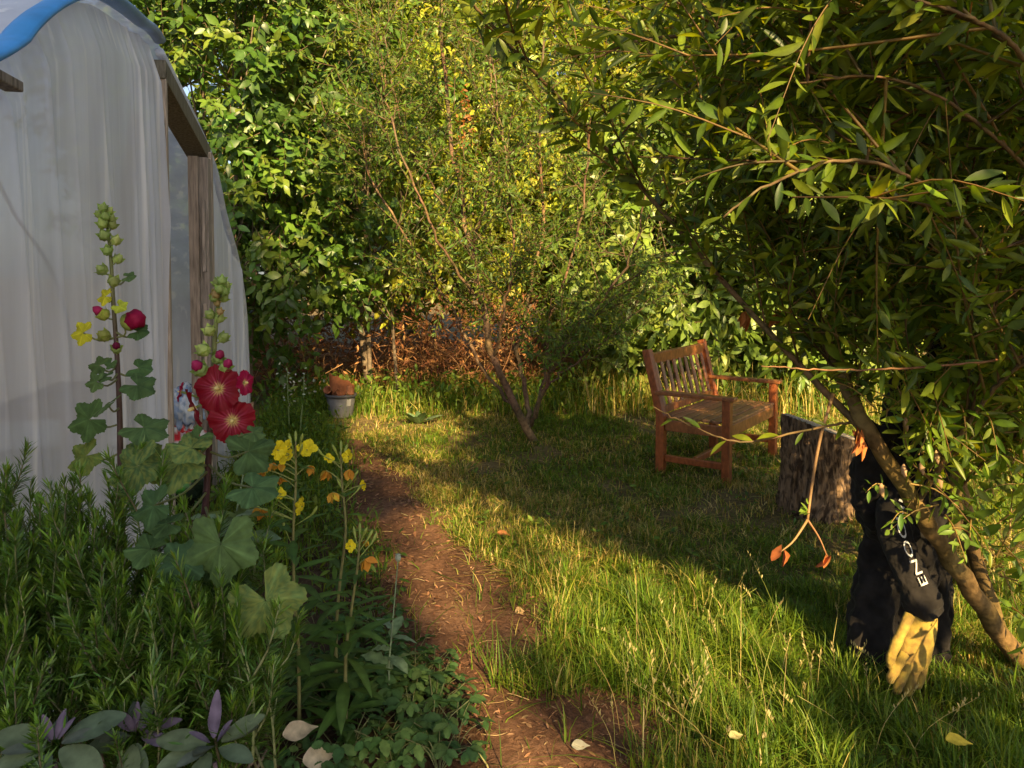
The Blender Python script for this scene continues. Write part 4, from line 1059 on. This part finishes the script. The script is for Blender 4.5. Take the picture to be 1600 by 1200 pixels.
CRIM = (.19, .0015, .012); CRIM2 = (.3, .004, .05)
def bud(root, c, r, C=(.2, .27, .07), tipc=None, up=(0, 0, 1)):
    mb = MB(); up = nrm(np.asarray(up, float))
    prof = np.array([.3, .8, 1, 1, .85, .6, .32, .05]); P = c + up * np.linspace(-.9, 1.35, 8)[:, None] * r
    tube(mb, P, prof * r, 12, C, fold=lambda t, a: 1 + .17 * np.cos(a * 5 + t * 2) * (t > .2))
    sx = nrm(np.cross(up, (.3, 1, .1))); sy = np.cross(up, sx); sa5 = np.arange(5) * 1.2566 + R.uniform(0, 1)
    rd = sx * np.cos(sa5)[:, None] + sy * np.sin(sa5)[:, None]
    scatter(mb, leaf_t((.7, .85, .7, .35), -.3, -.25), c - up * r * .85 + rd * r * .75, up * 1.1 + rd * .12, rd, r * 1.75, np.asarray(C) * (.8, .9, .7), 1.0, 1.35)
    ob = mb.build('bud', M['soft_leaf'], root)
    if tipc is not None:
        mb = MB(); tube(mb, c + up * np.linspace(.7, 2.1, 6)[:, None] * r, np.array([.7, .75, .7, .6, .4, .1]) * r, 12, tipc, fold=lambda t, a: 1 + .15 * np.sin(a * 5 + t * 5)); mb.build('petal_tip', M['petal'], ob)

def hollyhock(name, label, stem, Y, buds, flowers, leaves, shut, stemc, rs):
    base = at(*stem[-1], Y); base[2] = 0
    root = empty(name, base, label, 'hollyhock', 'hollyhocks in front of the polytunnel')
    SP_ = [at(x, y, Y) for x, y in stem] + [base]
    P = spline(SP_, 60); mb = MB()
    k = np.linspace(0, 1, 60)[:, None]; cc = np.array((.2, .26, .07)) * (1 - np.clip(k * 2.2, 0, 1)) + np.array(stemc) * np.clip(k * 2.2, 0, 1)
    tube(mb, P, np.linspace(rs * .4, rs, 60), 10, cc); mb.build('stem', M['stem'], root)
    def stem_at(z):
        i = int(np.argmin(np.abs(P[:, 2] - z))); return P[i]
    for b in buds:
        c = at(b[0], b[1], Y - .02 + R.uniform(-.02, .02)); s0 = stem_at(c[2] - .012)
        up = nrm(nrm((c - s0) * (1, 1, 0) + 1e-4) * .8 + UP * .7)
        bud(root, c, b[2] / F * Y * .84, pick([(.33, .4, .13), (.28, .36, .11)], 1, .1)[0] if len(b) < 5 else b[4], b[3] if len(b) > 3 else None, up)
        mb = MB(); tube(mb, spline([s0, (s0 + c) / 2 - UP * .004, c - up * b[2] / F * Y * .8], 5), .0022, 5, (.2, .24, .08), cap=False); mb.build('flower_stalk', M['stem'], root)
    for x, y, r, nor in flowers:
        c = at(x, y, Y - .06); mb = MB(); rr = r / F * Y; nor = nrm(np.asarray(nor, float))
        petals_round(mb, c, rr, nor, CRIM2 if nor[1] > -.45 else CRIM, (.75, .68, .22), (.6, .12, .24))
        fo = mb.build('flower', M['petal'], root)
        mb = MB(); tube(mb, c + nor * np.linspace(-.22, .12, 6)[:, None] * rr, np.array([.05, .09, .1, .1, .08, .03]) * rr, 8, (.7, .62, .25)); mb.build('stamens', M['petal'], fo)
        s0 = stem_at(c[2] - .03); mb = MB(); tube(mb, spline([s0, c - nor * rr * .6, c - nor * rr * .3], 8), .003, 6, (.16, .22, .07)); mb.build('flower_stalk', M['stem'], root)
    for x, y, r in shut:
        c = at(x, y, Y - .03); mb = MB(); rr = r / F * Y
        ax = nrm(np.array((.75, -.2, .25))); tube(mb, c + ax * np.linspace(-1, 1, 9)[:, None] * rr, np.array([.35, .6, .72, .8, .82, .85, .82, .6, .25]) * rr, 16, CRIM2, fold=lambda t, a: 1 + .14 * np.sin(a * 5 + t * 5)); fo = mb.build('flower', M['petal'], root)
        mb = MB(); tube(mb, c + ax * np.linspace(-1.25, -.35, 6)[:, None] * rr, np.array([.25, .6, .78, .85, .84, .78]) * rr, 12, (.25, .3, .06)); mb.build('calyx', M['soft_leaf'], fo)
        s0 = stem_at(c[2] - .05); mb = MB(); tube(mb, spline([s0, (s0 + c) / 2 - UP * .015, c - ax * rr * 1.2], 6), .0025, 6, (.2, .22, .07)); mb.build('flower_stalk', M['stem'], root)
    for lf in leaves:
        x, y, r, ang, tilt = lf[:5]; C = lf[5] if len(lf) > 5 and lf[5] is not None else pick(PAL_H, 1, .08)[0]; mott = lf[6] if len(lf) > 6 else None
        c = at(x, y, Y - (.05 if y < 740 else .32) + R.uniform(-.05, .06)); rr = r / F * c[1]
        a = math.radians(ang); tip = np.array((math.cos(a), -.15, math.sin(a)))
        nor = np.array((R.normal() * .2, -math.cos(math.radians(tilt)), math.sin(math.radians(tilt)) + .12))
        mb = MB(); lobed_leaf(mb, c, rr, nor, tip, C, mott=mott); lo = mb.build('leaf', M['soft_leaf'], root)
        s0 = stem_at(c[2] - rr * .25)
        mb = MB(); tube(mb, spline([s0, (s0 + c) / 2 - UP * .015, c], 7), np.linspace(.0032, .002, 7), 6, (.14, .15, .06), cap=False); mb.build('leaf_stalk', M['stem'], lo)
YEL_L = (.5, .48, .03)
hollyhock('hollyhock', 'tall hollyhock mostly in green bud with one closed crimson flower', [(163, 322), (172, 390), (177, 470), (183, 560), (187, 650), (189, 760)], 2.05,
    [(161, 325, 8), (170, 330, 8), (156, 335, 8), (165, 338, 8), (174, 342, 8), (160, 350, 9), (176, 352, 8), (168, 348, 8), (163, 368, 10), (181, 376, 9), (168, 392, 9), (184, 405, 9), (160, 422, 10), (178, 440, 10), (162, 492, 11, (.4, .02, .1), (.35, .36, .07)), (163, 525, 11, None, (.3, .32, .08)), (182, 545, 9, (.16, .01, .05))],
    [], [(165, 463, 17, 190, 20, YEL_L), (186, 478, 14, -30, 30, (.36, .42, .04)), (130, 520, 22, 190, 10, YEL_L), (200, 432, 13, 20, 40), (215, 518, 19, 0, 40), (155, 571, 20, 170, 30), (173, 567, 12, 250, 30), (217, 575, 24, -10, 40), (215, 602, 30, -15, 45), (150, 597, 18, 190, 20), (165, 588, 16, 200, 60), (140, 655, 38, 200, 15), (168, 632, 30, 180, 70), (225, 668, 42, -10, 62), (135, 712, 34, 215, 25, (.13, .2, .05), .2), (215, 722, 45, 0, 40, None, .1)],
    [(210, 500, 17)], (.07, .04, .035), .009)
hollyhock('hollyhock', 'hollyhock with open crimson flowers and large rust flecked leaves', [(345, 440), (338, 500), (334, 560), (330, 640), (326, 710), (321, 790), (312, 880), (300, 960)], 1.85,
    [(339, 442, 8), (347, 438, 8), (353, 446, 8), (343, 452, 8), (351, 456, 8), (337, 460, 8, None, (.38, .28, .12)), (334, 466, 7), (350, 466, 8), (339, 474, 6, None, (.4, .3, .13)), (344, 487, 6, None, (.42, .3, .14)), (328, 492, 9), (343, 497, 9), (327, 517, 10), (349, 528, 10), (318, 547, 12), (340, 560, 11, (.3, .02, .08)), (314, 578, 13, (.34, .02, .1)), (352, 574, 11, (.36, .02, .1))],
    [(338, 607, 37, (-.05, -1, .2)), (362, 658, 36, (.22, -1, .02)), (297, 640, 32, (-.7, -.42, -.25)), (386, 598, 20, (.9, -.3, .1)), (279, 612, 16, (-.8, -.2, .2))],
    [(310, 683, 26, -120, 35), (215, 728, 52, 205, 35, None, .1), (282, 722, 58, 200, 45, None, .15), (388, 705, 44, 25, 20), (395, 762, 46, -25, 62), (345, 850, 66, -88, 12, None, .0), (240, 790, 40, 200, 30, (.05, .1, .035)), (235, 858, 40, 190, 60), (415, 938, 66, -60, 15, (.11, .17, .05), .2), (285, 880, 46, 200, 30, (.05, .1, .04)), (262, 818, 34, 195, 68), (268, 920, 40, 200, 20, (.05, .1, .035)), (396, 676, 20, 10, 55), (352, 915, 50, -80, 20, (.06, .11, .04)), (300, 700, 40, 170, 60, None, .2)],
    [], (.06, .025, .03), .011)

# glaucous poppy leaves and small weeds round the hollyhock foot
def rosemary():
    b = np.array((-.85, 1.6, 0)); root = empty('rosemary_bush', b, 'dense upright dark green rosemary bush at the front of the bed', 'shrub')
    woody = MB(); PAL = [(.065, .14, .016), (.085, .165, .018), (.055, .12, .016), (.11, .18, .022)]
    tips = [(8, 732), (35, 800), (100, 748), (125, 770), (165, 742), (205, 775), (228, 775), (60, 780), (150, 800), (185, 800), (70, 850), (20, 860), (140, 893), (100, 900), (230, 893), (285, 822), (345, 900), (350, 930), (385, 925), (370, 980), (265, 905), (310, 930), (205, 960), (200, 1000), (30, 930), (60, 1090), (330, 985), (300, 1000), (395, 985), (280, 960), (130, 960), (165, 940), (95, 960)]
    tips += [(R.uniform(-60, 400), R.uniform(800, 1120)) for _ in range(66)]
    nst = 0
    for k, (x, y) in enumerate(tips[:99]):
        Yd = 1.75 - .42 * np.clip((y - 730) / 400, 0, 1) + R.uniform(-.12, .12)
        tip = at(x, y, Yd); Ls = R.uniform(.24, .4)
        ln = R.normal(size=3) * (.05, .05, .0); st_ = tip - UP * Ls + ln + (tip - at(200, y, Yd)) * (-.12)
        mb = MB(); main = spline([st_, (st_ + tip) / 2 + R.normal(size=3) * .012, tip], 14)
        shoots = [(main, 1.0)]
        for e in range(4):
            q0 = main[int(R.integers(2, 10))]; d0 = nrm(UP * .9 + R.normal(size=3) * (.26, .26, .1)); L0 = R.uniform(.1, .2)
            shoots.append((spline([q0, q0 + d0 * L0 * .5 + R.normal(size=3) * .008, q0 + d0 * L0 + UP * .02], 10), .8))
        for P, kk in shoots:
            m_ = len(P); Lp = np.linalg.norm(P[-1] - P[0])
            tube(mb, P, np.linspace(.0032, .0013, m_) * kk, 5, pick([(.2, .19, .11), (.14, .12, .07), (.24, .26, .12)], 1)[0])
            n = int(Lp / .0019)
            q = np.sort(R.uniform(.04, 1, n) ** .85); pos = np.stack([np.interp(q, np.linspace(0, 1, m_), P[:, i]) for i in range(3)], -1)
            tg = nrm(P[-1] - P[0])
            a = R.uniform(0, 6.28, n); x_ = nrm(np.cross(tg, (1, .2, 0))); y_ = np.cross(tg, x_)
            rad = x_ * np.cos(a)[:, None] + y_ * np.sin(a)[:, None]
            spread = .95 - .62 * q ** 2
            D = tg * np.cos(spread)[:, None] + rad * np.sin(spread)[:, None] + R.normal(size=(n, 3)) * .1
            c = pick(PAL, n, .14) * (1 + 1.5 * np.clip(q - .7, 0, 1)[:, None] * np.array((1.6, 1.3, .6)))
            scatter(mb, L_NEEDLE, pos, D, rad * -.3 + tg + rnd(n) * .2, R.uniform(.024, .04, n) * (1 - .35 * (q > .96)), c, R.uniform(.85, 1.25, n), 1.0)
        mb.build('sprig', M['needle'], root)
        m0 = b + R.normal(size=3) * (.12, .1, 0)
        tube(woody, spline([m0, m0 * .5 + st_ * .5 - UP * .05, st_], 8), np.linspace(.009, .0032, 8), 5, (.16, .12, .085))
        for e in range(2):
            j = R.uniform(.3, .95)
    # inner foliage of older shoots
    n = 9000; p = np.stack([R.uniform(-1.45, -.42, n), R.uniform(1.25, 1.95, n), R.uniform(.3, .82, n)], -1)
    p = p[p[:, 0] < -.34 * p[:, 1]]; n = len(p); inn = MB(); scatter(inn, L_NEEDLE, p, rnd(n) * .8 + UP * .6, rnd(n), R.uniform(.022, .036, n), pick(PAL, n), 1.1, 1.0)
    inn.build('inner_foliage', M['needle'], root); woody.build('woody_stems', M['bark'], root)
rosemary()

def sage(label, c, leaves, pal):
    leaves = list(leaves) + [(R.uniform(0, 360), R.uniform(45, 75), R.uniform(.035, .055), .7, (.15, .115, .17)) for _ in range(4)] + [(R.uniform(0, 360), R.uniform(5, 35), R.uniform(.06, .085), .85, (.11, .13, .1)) for _ in range(4)]
    base = np.array((c[0], c[1], 0.)); root = empty('purple_sage', base, label, 'sage plant', 'purple sage in the front of the bed')
    mb = MB(); tube(mb, spline([base, base * .5 + c * .5 + (.02, 0, 0), c - UP * .03], 8), np.linspace(.006, .004, 8), 6, (.16, .11, .13)); mb.build('stem', M['stem'], root)
    for ang, el, L, wd, cc in leaves:
        a, e = math.radians(ang), math.radians(el)
        D = np.array((math.cos(a) * math.cos(e), math.sin(a) * math.cos(e), math.sin(e)))
        mb = MB(); scatter(mb, L_SAGE, [c + D * .008], [D], np.array([UP * 1.0 + D * .2 + (0, -.35, 0)]), L, np.array(cc), wd, 1.25)
        o_ = mb.build('leaf', M['soft_leaf'], root); 
        sd = o_.modifiers.new('subdivision', 'SUBSURF'); sd.levels = sd.render_levels = 2
GS, PS, LS = (.1, .14, .085), (.15, .115, .17), (.14, .18, .1)
sage('purple sage rosette with upright mauve young leaves at the bottom of the bed', at(213, 1150, 1.32), [(70, 55, .075, .9, GS), (170, 40, .06, .8, PS), (10, 20, .075, .8, PS), (-80, -30, .1, 1., LS), (-60, -35, .085, .9, GS), (110, 70, .05, .6, PS), (-20, 5, .08, .8, PS), (200, -5, .09, 1, GS)], None)
sage('grey green sage rosette between the purple sage and the strawberry leaves', at(335, 1165, 1.3), [(100, 75, .085, .6, PS), (15, 30, .09, 1., LS), (180, 10, .1, 1.1, LS), (-30, 5, .09, .9, GS), (-100, -20, .09, 1, GS), (205, -5, .09, 1.1, LS)], None)
sage('broad green sage leaves at the lower left corner of the bed', at(85, 1165, 1.25), [(80, 65, .05, .7, PS), (20, 20, .11, 1.2, GS), (180, 15, .1, 1.2, LS), (-20, -10, .1, 1.2, LS), (-90, -20, .1, 1.1, GS), (220, 0, .09, 1.1, LS), (40, 15, .09, 1.1, GS)], None)

# evening primroses
def primrose(label, stem, Y, flowers, wilted, budsp, nleaf, ll):
    top = at(*stem[0], Y); base = at(*stem[-1], Y); base[2] = 0
    root = empty('evening_primrose', base, label, 'evening primrose', 'evening primroses between the bed and the path')
    P = spline([at(x, y, Y) for x, y in stem] + [base], 40); mb = MB(); tube(mb, P, np.linspace(.003, .0065, 40), 8, (.2, .19, .07)); mb.build('stem', M['stem'], root)
    def sa_(z): return P[int(np.argmin(np.abs(P[:, 2] - z)))]
    mb = MB(); z0, z1 = top[2] - .08, .08
    for k in range(nleaf):
        f = k / (nleaf - 1); z = z0 + (z1 - z0) * f ** .9; p = sa_(z); a = k * 2.4 + R.uniform(-.3, .3)
        L = ll * (.45 + .75 * min(1, f * 2.2)) * R.uniform(.8, 1.15); D = np.array((math.cos(a), math.sin(a), .45 - .25 * f + R.normal() * .12))
        scatter(mb, L_LANCE, [p], [D], np.array([UP + R.normal(size=3) * .15]), L, pick([(.075, .15, .03), (.09, .17, .035), (.06, .125, .03)], 1, .1)[0], R.uniform(.9, 1.25), 1.4)
    lv = mb.build('leaves', M['leaf'], root)
    def stalk(c): 
        s0 = sa_(c[2] - .03); q = MB(); tube(q, spline([s0, (s0 + c) / 2 + UP * .004, c], 6), .002, 5, (.26, .28, .08), cap=False); return q
    for x, y, r in flowers:
        c = at(x, y, Y + R.uniform(-.05, .0)); rr = r / F * Y * .92; nor = nrm(np.array((R.normal() * .6, -.6, .6 + R.normal() * .3))); mb = stalk(c - nor * rr * .5); o_ = mb.build('flower_stalk', M['stem'], root)
        mb = MB(); petals_round(mb, c, rr, nor, (.85, .72, .02), (.7, .6, .05), (.85, .75, .05), 4, .75, .1, .15, .32); mb.build('flower', M['petal'], root)
    for x, y, r in wilted:
        c = at(x, y, Y + R.uniform(-.05, .03)); mb = stalk(c + UP * r / F * Y); mb.build('flower_stalk', M['stem'], root)
        mb = MB(); rr = r / F * Y; scatter(mb, leaf_t((.4, .5, .3), .8, -.1), np.repeat([c + UP * rr], 5, 0), R.normal(size=(5, 3)) * .35 - UP, rnd(5), rr * 2, pick([(.55, .25, .03), (.6, .36, .04)], 5), 1.2); mb.build('wilted_flower', M['dry'], root)
    for x, y in budsp:
        c = at(x, y, Y + R.uniform(-.05, .05)); s0 = sa_(c[2] - .04); mb = MB(); d = nrm(nrm((c - s0) * (1, 1, 0) + 1e-5) * .6 + UP)
        tube(mb, np.stack([s0 + (c - s0) * f for f in (0, .5, .9)] + [c + d * .008 * k for k in range(1, 5)]), [.0015, .0015, .0025, .0045, .005, .004, .001], 6, (.28, .34, .07)); mb.build('bud', M['stem'], root)
primrose('tallest evening primrose with a cluster of open yellow flowers', [(462, 690), (462, 760), (458, 840), (460, 930), (466, 1010)], 2.35, [(437, 704, 17), (445, 712, 16), (480, 698, 18), (446, 695, 12), (466, 790, 16), (438, 770, 11)], [(423, 732, 8), (411, 740, 8), (437, 752, 8), (484, 736, 9), (440, 730, 8), (411, 804, 10), (420, 806, 8)], [(418, 700), (455, 692), (462, 688), (470, 690), (416, 780), (425, 772), (432, 780), (488, 804), (445, 826), (400, 792), (470, 705)], 44, .15)
primrose('evening primrose with small yellow flowers standing against the path', [(532, 705), (535, 760), (540, 830), (530, 920), (525, 1000)], 2.55, [(515, 715, 10), (541, 712, 12), (566, 758, 10)], [(510, 744, 9), (546, 742, 9), (520, 778, 9), (570, 850, 6)], [(504, 712), (525, 706), (533, 702), (538, 708), (533, 760), (545, 752), (552, 748), (560, 765)], 36, .13)
primrose('short evening primrose lowest on the bed edge by the poppy', [(563, 835), (558, 890), (548, 960), (540, 1030)], 2.35, [(549, 853, 11)], [(570, 885, 11)], [(555, 838), (562, 832), (568, 836), (582, 847), (575, 842)], 34, .14)

# poppies
def poppy(label, pts, Y, heads, nl=8, sc=1.0):
    base = at(*pts[-1], Y); base[2] = 0
    root = empty('poppy_plant', base, label, 'poppy')
    P = spline([at(x, y, Y) for x, y in pts] + [base], 20); mb = MB(); tube(mb, P, np.linspace(.0018, .004, 20), 6, (.2, .26, .15)); mb.build('stem', M['stem'], root)
    c = P[0]; mb = MB(); r_ = .0105 * sc
    lathe(mb, c, [(.1 * r_, -.4 * r_), (.5 * r_, -.2 * r_), (.95 * r_, .5 * r_), (1.0 * r_, 1.1 * r_), (.75 * r_, 1.7 * r_), (.35 * r_, 1.9 * r_), (.95 * r_, 1.95 * r_), (1.0 * r_, 2.05 * r_), (.1 * r_, 2.2 * r_)], (.42, .47, .38), 18); mb.build('seed_head', M['soft_leaf'], root)
    mb = MB(); n = nl; i = R.integers(9, 20, n); a = R.uniform(0, 6.3, n)
    scatter(mb, leaf_t((.35, .3, .5, .38, .42, .2), .25, .25, .06), P[i], np.stack([np.cos(a), np.sin(a), R.uniform(-.1, .7, n)], -1), UP + R.normal(size=(n, 3)) * .2, R.uniform(.07, .13, n) * sc, pick([(.17, .25, .14), (.2, .28, .16)], n, .1), 1.0, 1.2)
    mb.build('leaves', M['soft_leaf'], root)
poppy('single pale poppy seed head on a thin stalk before the bare path', [(622, 876), (618, 920), (612, 990), (608, 1040)], 2.55, 1, 11)
poppy('grey green poppy at the foot of the flowering hollyhock', [(385, 690), (380, 740), (370, 800), (365, 860)], 2.3, 1, 16, 1.5)

# white flowered weeds by the tub
def white_weed(label, pts, Y, seed):
    base = gp(*pts[-1]); Y = base[1]
    root = empty('white_flowered_weed', base, label, 'weed', 'white flowered weeds left of the tub')
    P = spline([at(x, y, Y) for x, y in pts], 16); mb = MB(); tube(mb, P, np.linspace(.004, .009, 16), 6, (.16, .22, .08)); mb.build('stem', M['stem'], root)
    n = 26; k = R.integers(0, 6, n); p = P[k] + R.normal(size=(n, 3)) * (.06, .06, .05)
    mb = MB(); scatter(mb, L_BROAD, p, rnd(n) + UP * .3, rnd(n), .03, pick([(.55, .56, .5), (.4, .42, .36)], n)); mb.build('blossom', M['petal'], root)
    n = 40; k = R.integers(4, 16, n); mb = MB(); scatter(mb, L_LAUREL, P[k], rnd(n) + UP * .2, UP + rnd(n) * .3, R.uniform(.06, .12, n), pick(P_DARK, n)); mb.build('leaves', M['leaf'], root)
white_weed('left white flowered weed stalk beside the tub', [(449, 575), (450, 620), (452, 660), (455, 700)], 7, 1)
white_weed('right white flowered weed stalk nearer the tub', [(475, 585), (474, 620), (470, 660), (468, 705)], 7, 2)

# foxglove rosette under the leaning tree
p = gp(655, 662); root = empty('foxglove_rosette', p, 'pale green leaf rosette in the shade left of the leaning tree', 'plant')
mb = MB(); n = 12; a = R.uniform(0, 6.3, n); scatter(mb, L_SAGE, np.repeat([p], n, 0), np.stack([np.cos(a), np.sin(a), R.uniform(.4, 1.1, n)], -1), UP + R.normal(size=(n, 3)) * .2, R.uniform(.16, .26, n), pick([(.15, .22, .12), (.12, .19, .08)], n), 1, 1.2); mb.build('leaves', M['soft_leaf'], root)

# strawberry plants: one built, the rest copied
def strawberry(seed):
    mb = MB(); r0 = np.random.default_rng(seed)
    for k in range(8):
        a = k * .785 + r0.uniform(-.3, .3); h = r0.uniform(.05, .13); o_ = r0.uniform(.05, .11)
        c = np.array((math.cos(a) * o_, math.sin(a) * o_, h))
        tube(mb, spline([(0, 0, .0), c * (.4, .4, .7), c], 6), .0017, 4, (.2, .22, .1), cap=False)
        nor = nrm(np.array((math.cos(a) * .35, math.sin(a) * .35 - .2, 1)))
        for j in (-1, 0, 1):
            d = np.array((math.cos(a + j * 1.1), math.sin(a + j * 1.1), -.1))
            scatter(mb, L_TOOTH, [c], [d + r0.normal(size=3) * .2], np.array([nor + r0.normal(size=3) * .3]), r0.uniform(.032, .055), pick([(.075, .15, .045), (.06, .125, .04), (.1, .17, .05)], 1, .1)[0], .95, 1.25)
    return mb
protos = []
SG2 = 'strawberry plants covering the bed edge'
SL = 'low strawberry plant with toothed three part leaves at the bed edge'
spots = [(q_, y_) for q_, y_ in ((R.uniform(400, 730), R.uniform(985, 1215)) for _ in range(95)) if q_ < np.interp(y_, [985, 1060, 1215], [600, 680, 725])][:66]
for k, (x, y) in enumerate(spots):
    p = gp(x, y)
    if len(protos) < 4:
        t_ = empty('strawberry_plant', (0, 0, 0), SL, 'strawberry plant', SG2); f_ = strawberry(60 + k).build('leaves', M['soft_leaf'], t_); protos.append((t_, f_)); o_ = t_
    else:
        t_, f_ = protos[k % 4]; o_ = t_.copy(); COL.objects.link(o_); g_ = f_.copy(); g_.parent = o_; COL.objects.link(g_)
    o_.location = [float(v) for v in p]; o_.rotation_euler = (0, 0, R.uniform(0, 6.3)); s_ = R.uniform(.6, 1.15); o_.scale = (s_, s_, s_)

# low mixed weeds and longer grass in the bed between tunnel and path
wd_ = MB(); n = 5200
X = R.uniform(-2.6, -.2, n); Y = R.uniform(2.6, 8.3, n); l, r = path_x(Y); P = np.stack([X, Y, np.zeros(n)], -1)
k = (X < l - .03 + .1 * noise3(P, 3)) & (np.hypot(X - tb[0], (Y - tb[1] + .4) * .6) > .3) & (X > tunnel_x(Y) + .08) & (R.uniform(size=n) < np.clip((Y - 2.6) / 1.6, .25, 1)); P = P[k]; n = len(P)
for q in range(3):
    h = R.uniform(.02, .26, n) * np.clip((P[:, 1] - 2.4) / 2.5, .3, 1); scatter(wd_, L_LAUREL, P + UP * h[:, None] + R.normal(size=(n, 3)) * (.04, .04, .01), rnd(n) + UP * .3, UP + rnd(n) * .5, R.uniform(.03, .075, n), pick(P_DARK, n))
blades(wd_, np.repeat(P, 3, 0) + R.normal(size=(n * 3, 3)) * (.05, .05, 0), R.uniform(.1, .36, n * 3) * np.clip((np.repeat(P[:, 1], 3) - 2.2) / 3, .25, 1), np.full(n * 3, .006), pick(G_GREEN, n * 3))
tag(wd_.build('weeds', M['leaf']), 'dark green weeds and rough grass between the tunnel and the path', 'weeds', kind='stuff')

# undergrowth at the foot of the hedge
un = MB(); n = 5000; P = np.stack([R.uniform(-2.9, 6.5, n), R.uniform(8.0, 10.2, n), np.zeros(n)], -1); h = R.uniform(.02, .4, n) ** 1.2
k = ~((P[:, 0] > -2.6) & (P[:, 0] < .6) & (P[:, 1] > 9.2)); P, h = P[k], h[k]; n = len(P)
scatter(un, L_LAUREL, P + UP * h[:, None], rnd(n) + UP * .4, UP + rnd(n) * .6, R.uniform(.05, .13, n), pick(P_DARK + P_LAUR, n))
m_ = 9000; P = np.stack([R.uniform(-2.6, 7, m_), R.uniform(7.8, 10.2, m_), np.zeros(m_)], -1); blades(un, P, R.uniform(.12, .5, m_) * np.where(P[:, 0] > .8, 1.1, .7), np.full(m_, .011), np.where((R.uniform(size=m_) < np.where(P[:, 0] > .8, .5, .15))[:, None], pick(G_STRAW, m_), pick(G_GREEN, m_)))
tag(un.build('undergrowth', M['leaf']), 'rough undergrowth and straw coloured grass at the foot of the hedge', 'undergrowth', kind='stuff')

# fallen leaves
def fallen(x, y, L, C, lab, z=.03, wid=1.25, Y=None, nor=(0, -.3, 1)):
    p = gp(x, y, z); mb = MB(); scatter(mb, leaf_t((.26, .42, .4, .34, .16, .06), .45, .2, .06), [p - (L / 2, 0, 0)], [np.array((1., R.normal() * .4, .05))], np.array([nor], float), L, np.array(C), wid, 1.2)
    o_ = mb.build('fallen_leaf', M['dry'], origin=p); sd = o_.modifiers.new('subdivision', 'SUBSURF'); sd.levels = sd.render_levels = 2
    tag(o_, lab, 'leaf', 'fallen leaves on the ground')
fallen(1499, 1157, .085, (.62, .45, .05), 'bright yellow fallen leaf in the grass below the scarecrow', .17)
fallen(1155, 1153, .06, (.55, .48, .2), 'pale yellow fallen leaf in the grass left of the bright yellow one', .17)
fallen(788, 832, .085, (.5, .2, .07), 'orange brown fallen leaf on the sunlit grass', .06)
fallen(813, 956, .05, (.42, .28, .15), 'round tan fallen leaf on the bare path', .03, 1.9, nor=(0, -.8, .7))
fallen(908, 1165, .065, (.38, .36, .27), 'grey green fallen leaf at the bottom end of the path', .035, 1.2, nor=(0, -.6, .8))
fallen(470, 1150, .12, (.5, .4, .27), 'large pale dry leaf among the strawberry plants', .13, 1.15, nor=(0, -.8, .7))
fallen(500, 1190, .11, (.5, .41, .28), 'pale dry leaf below the larger one among the strawberry plants', .1, 1.4, nor=(0, -.8, .7))
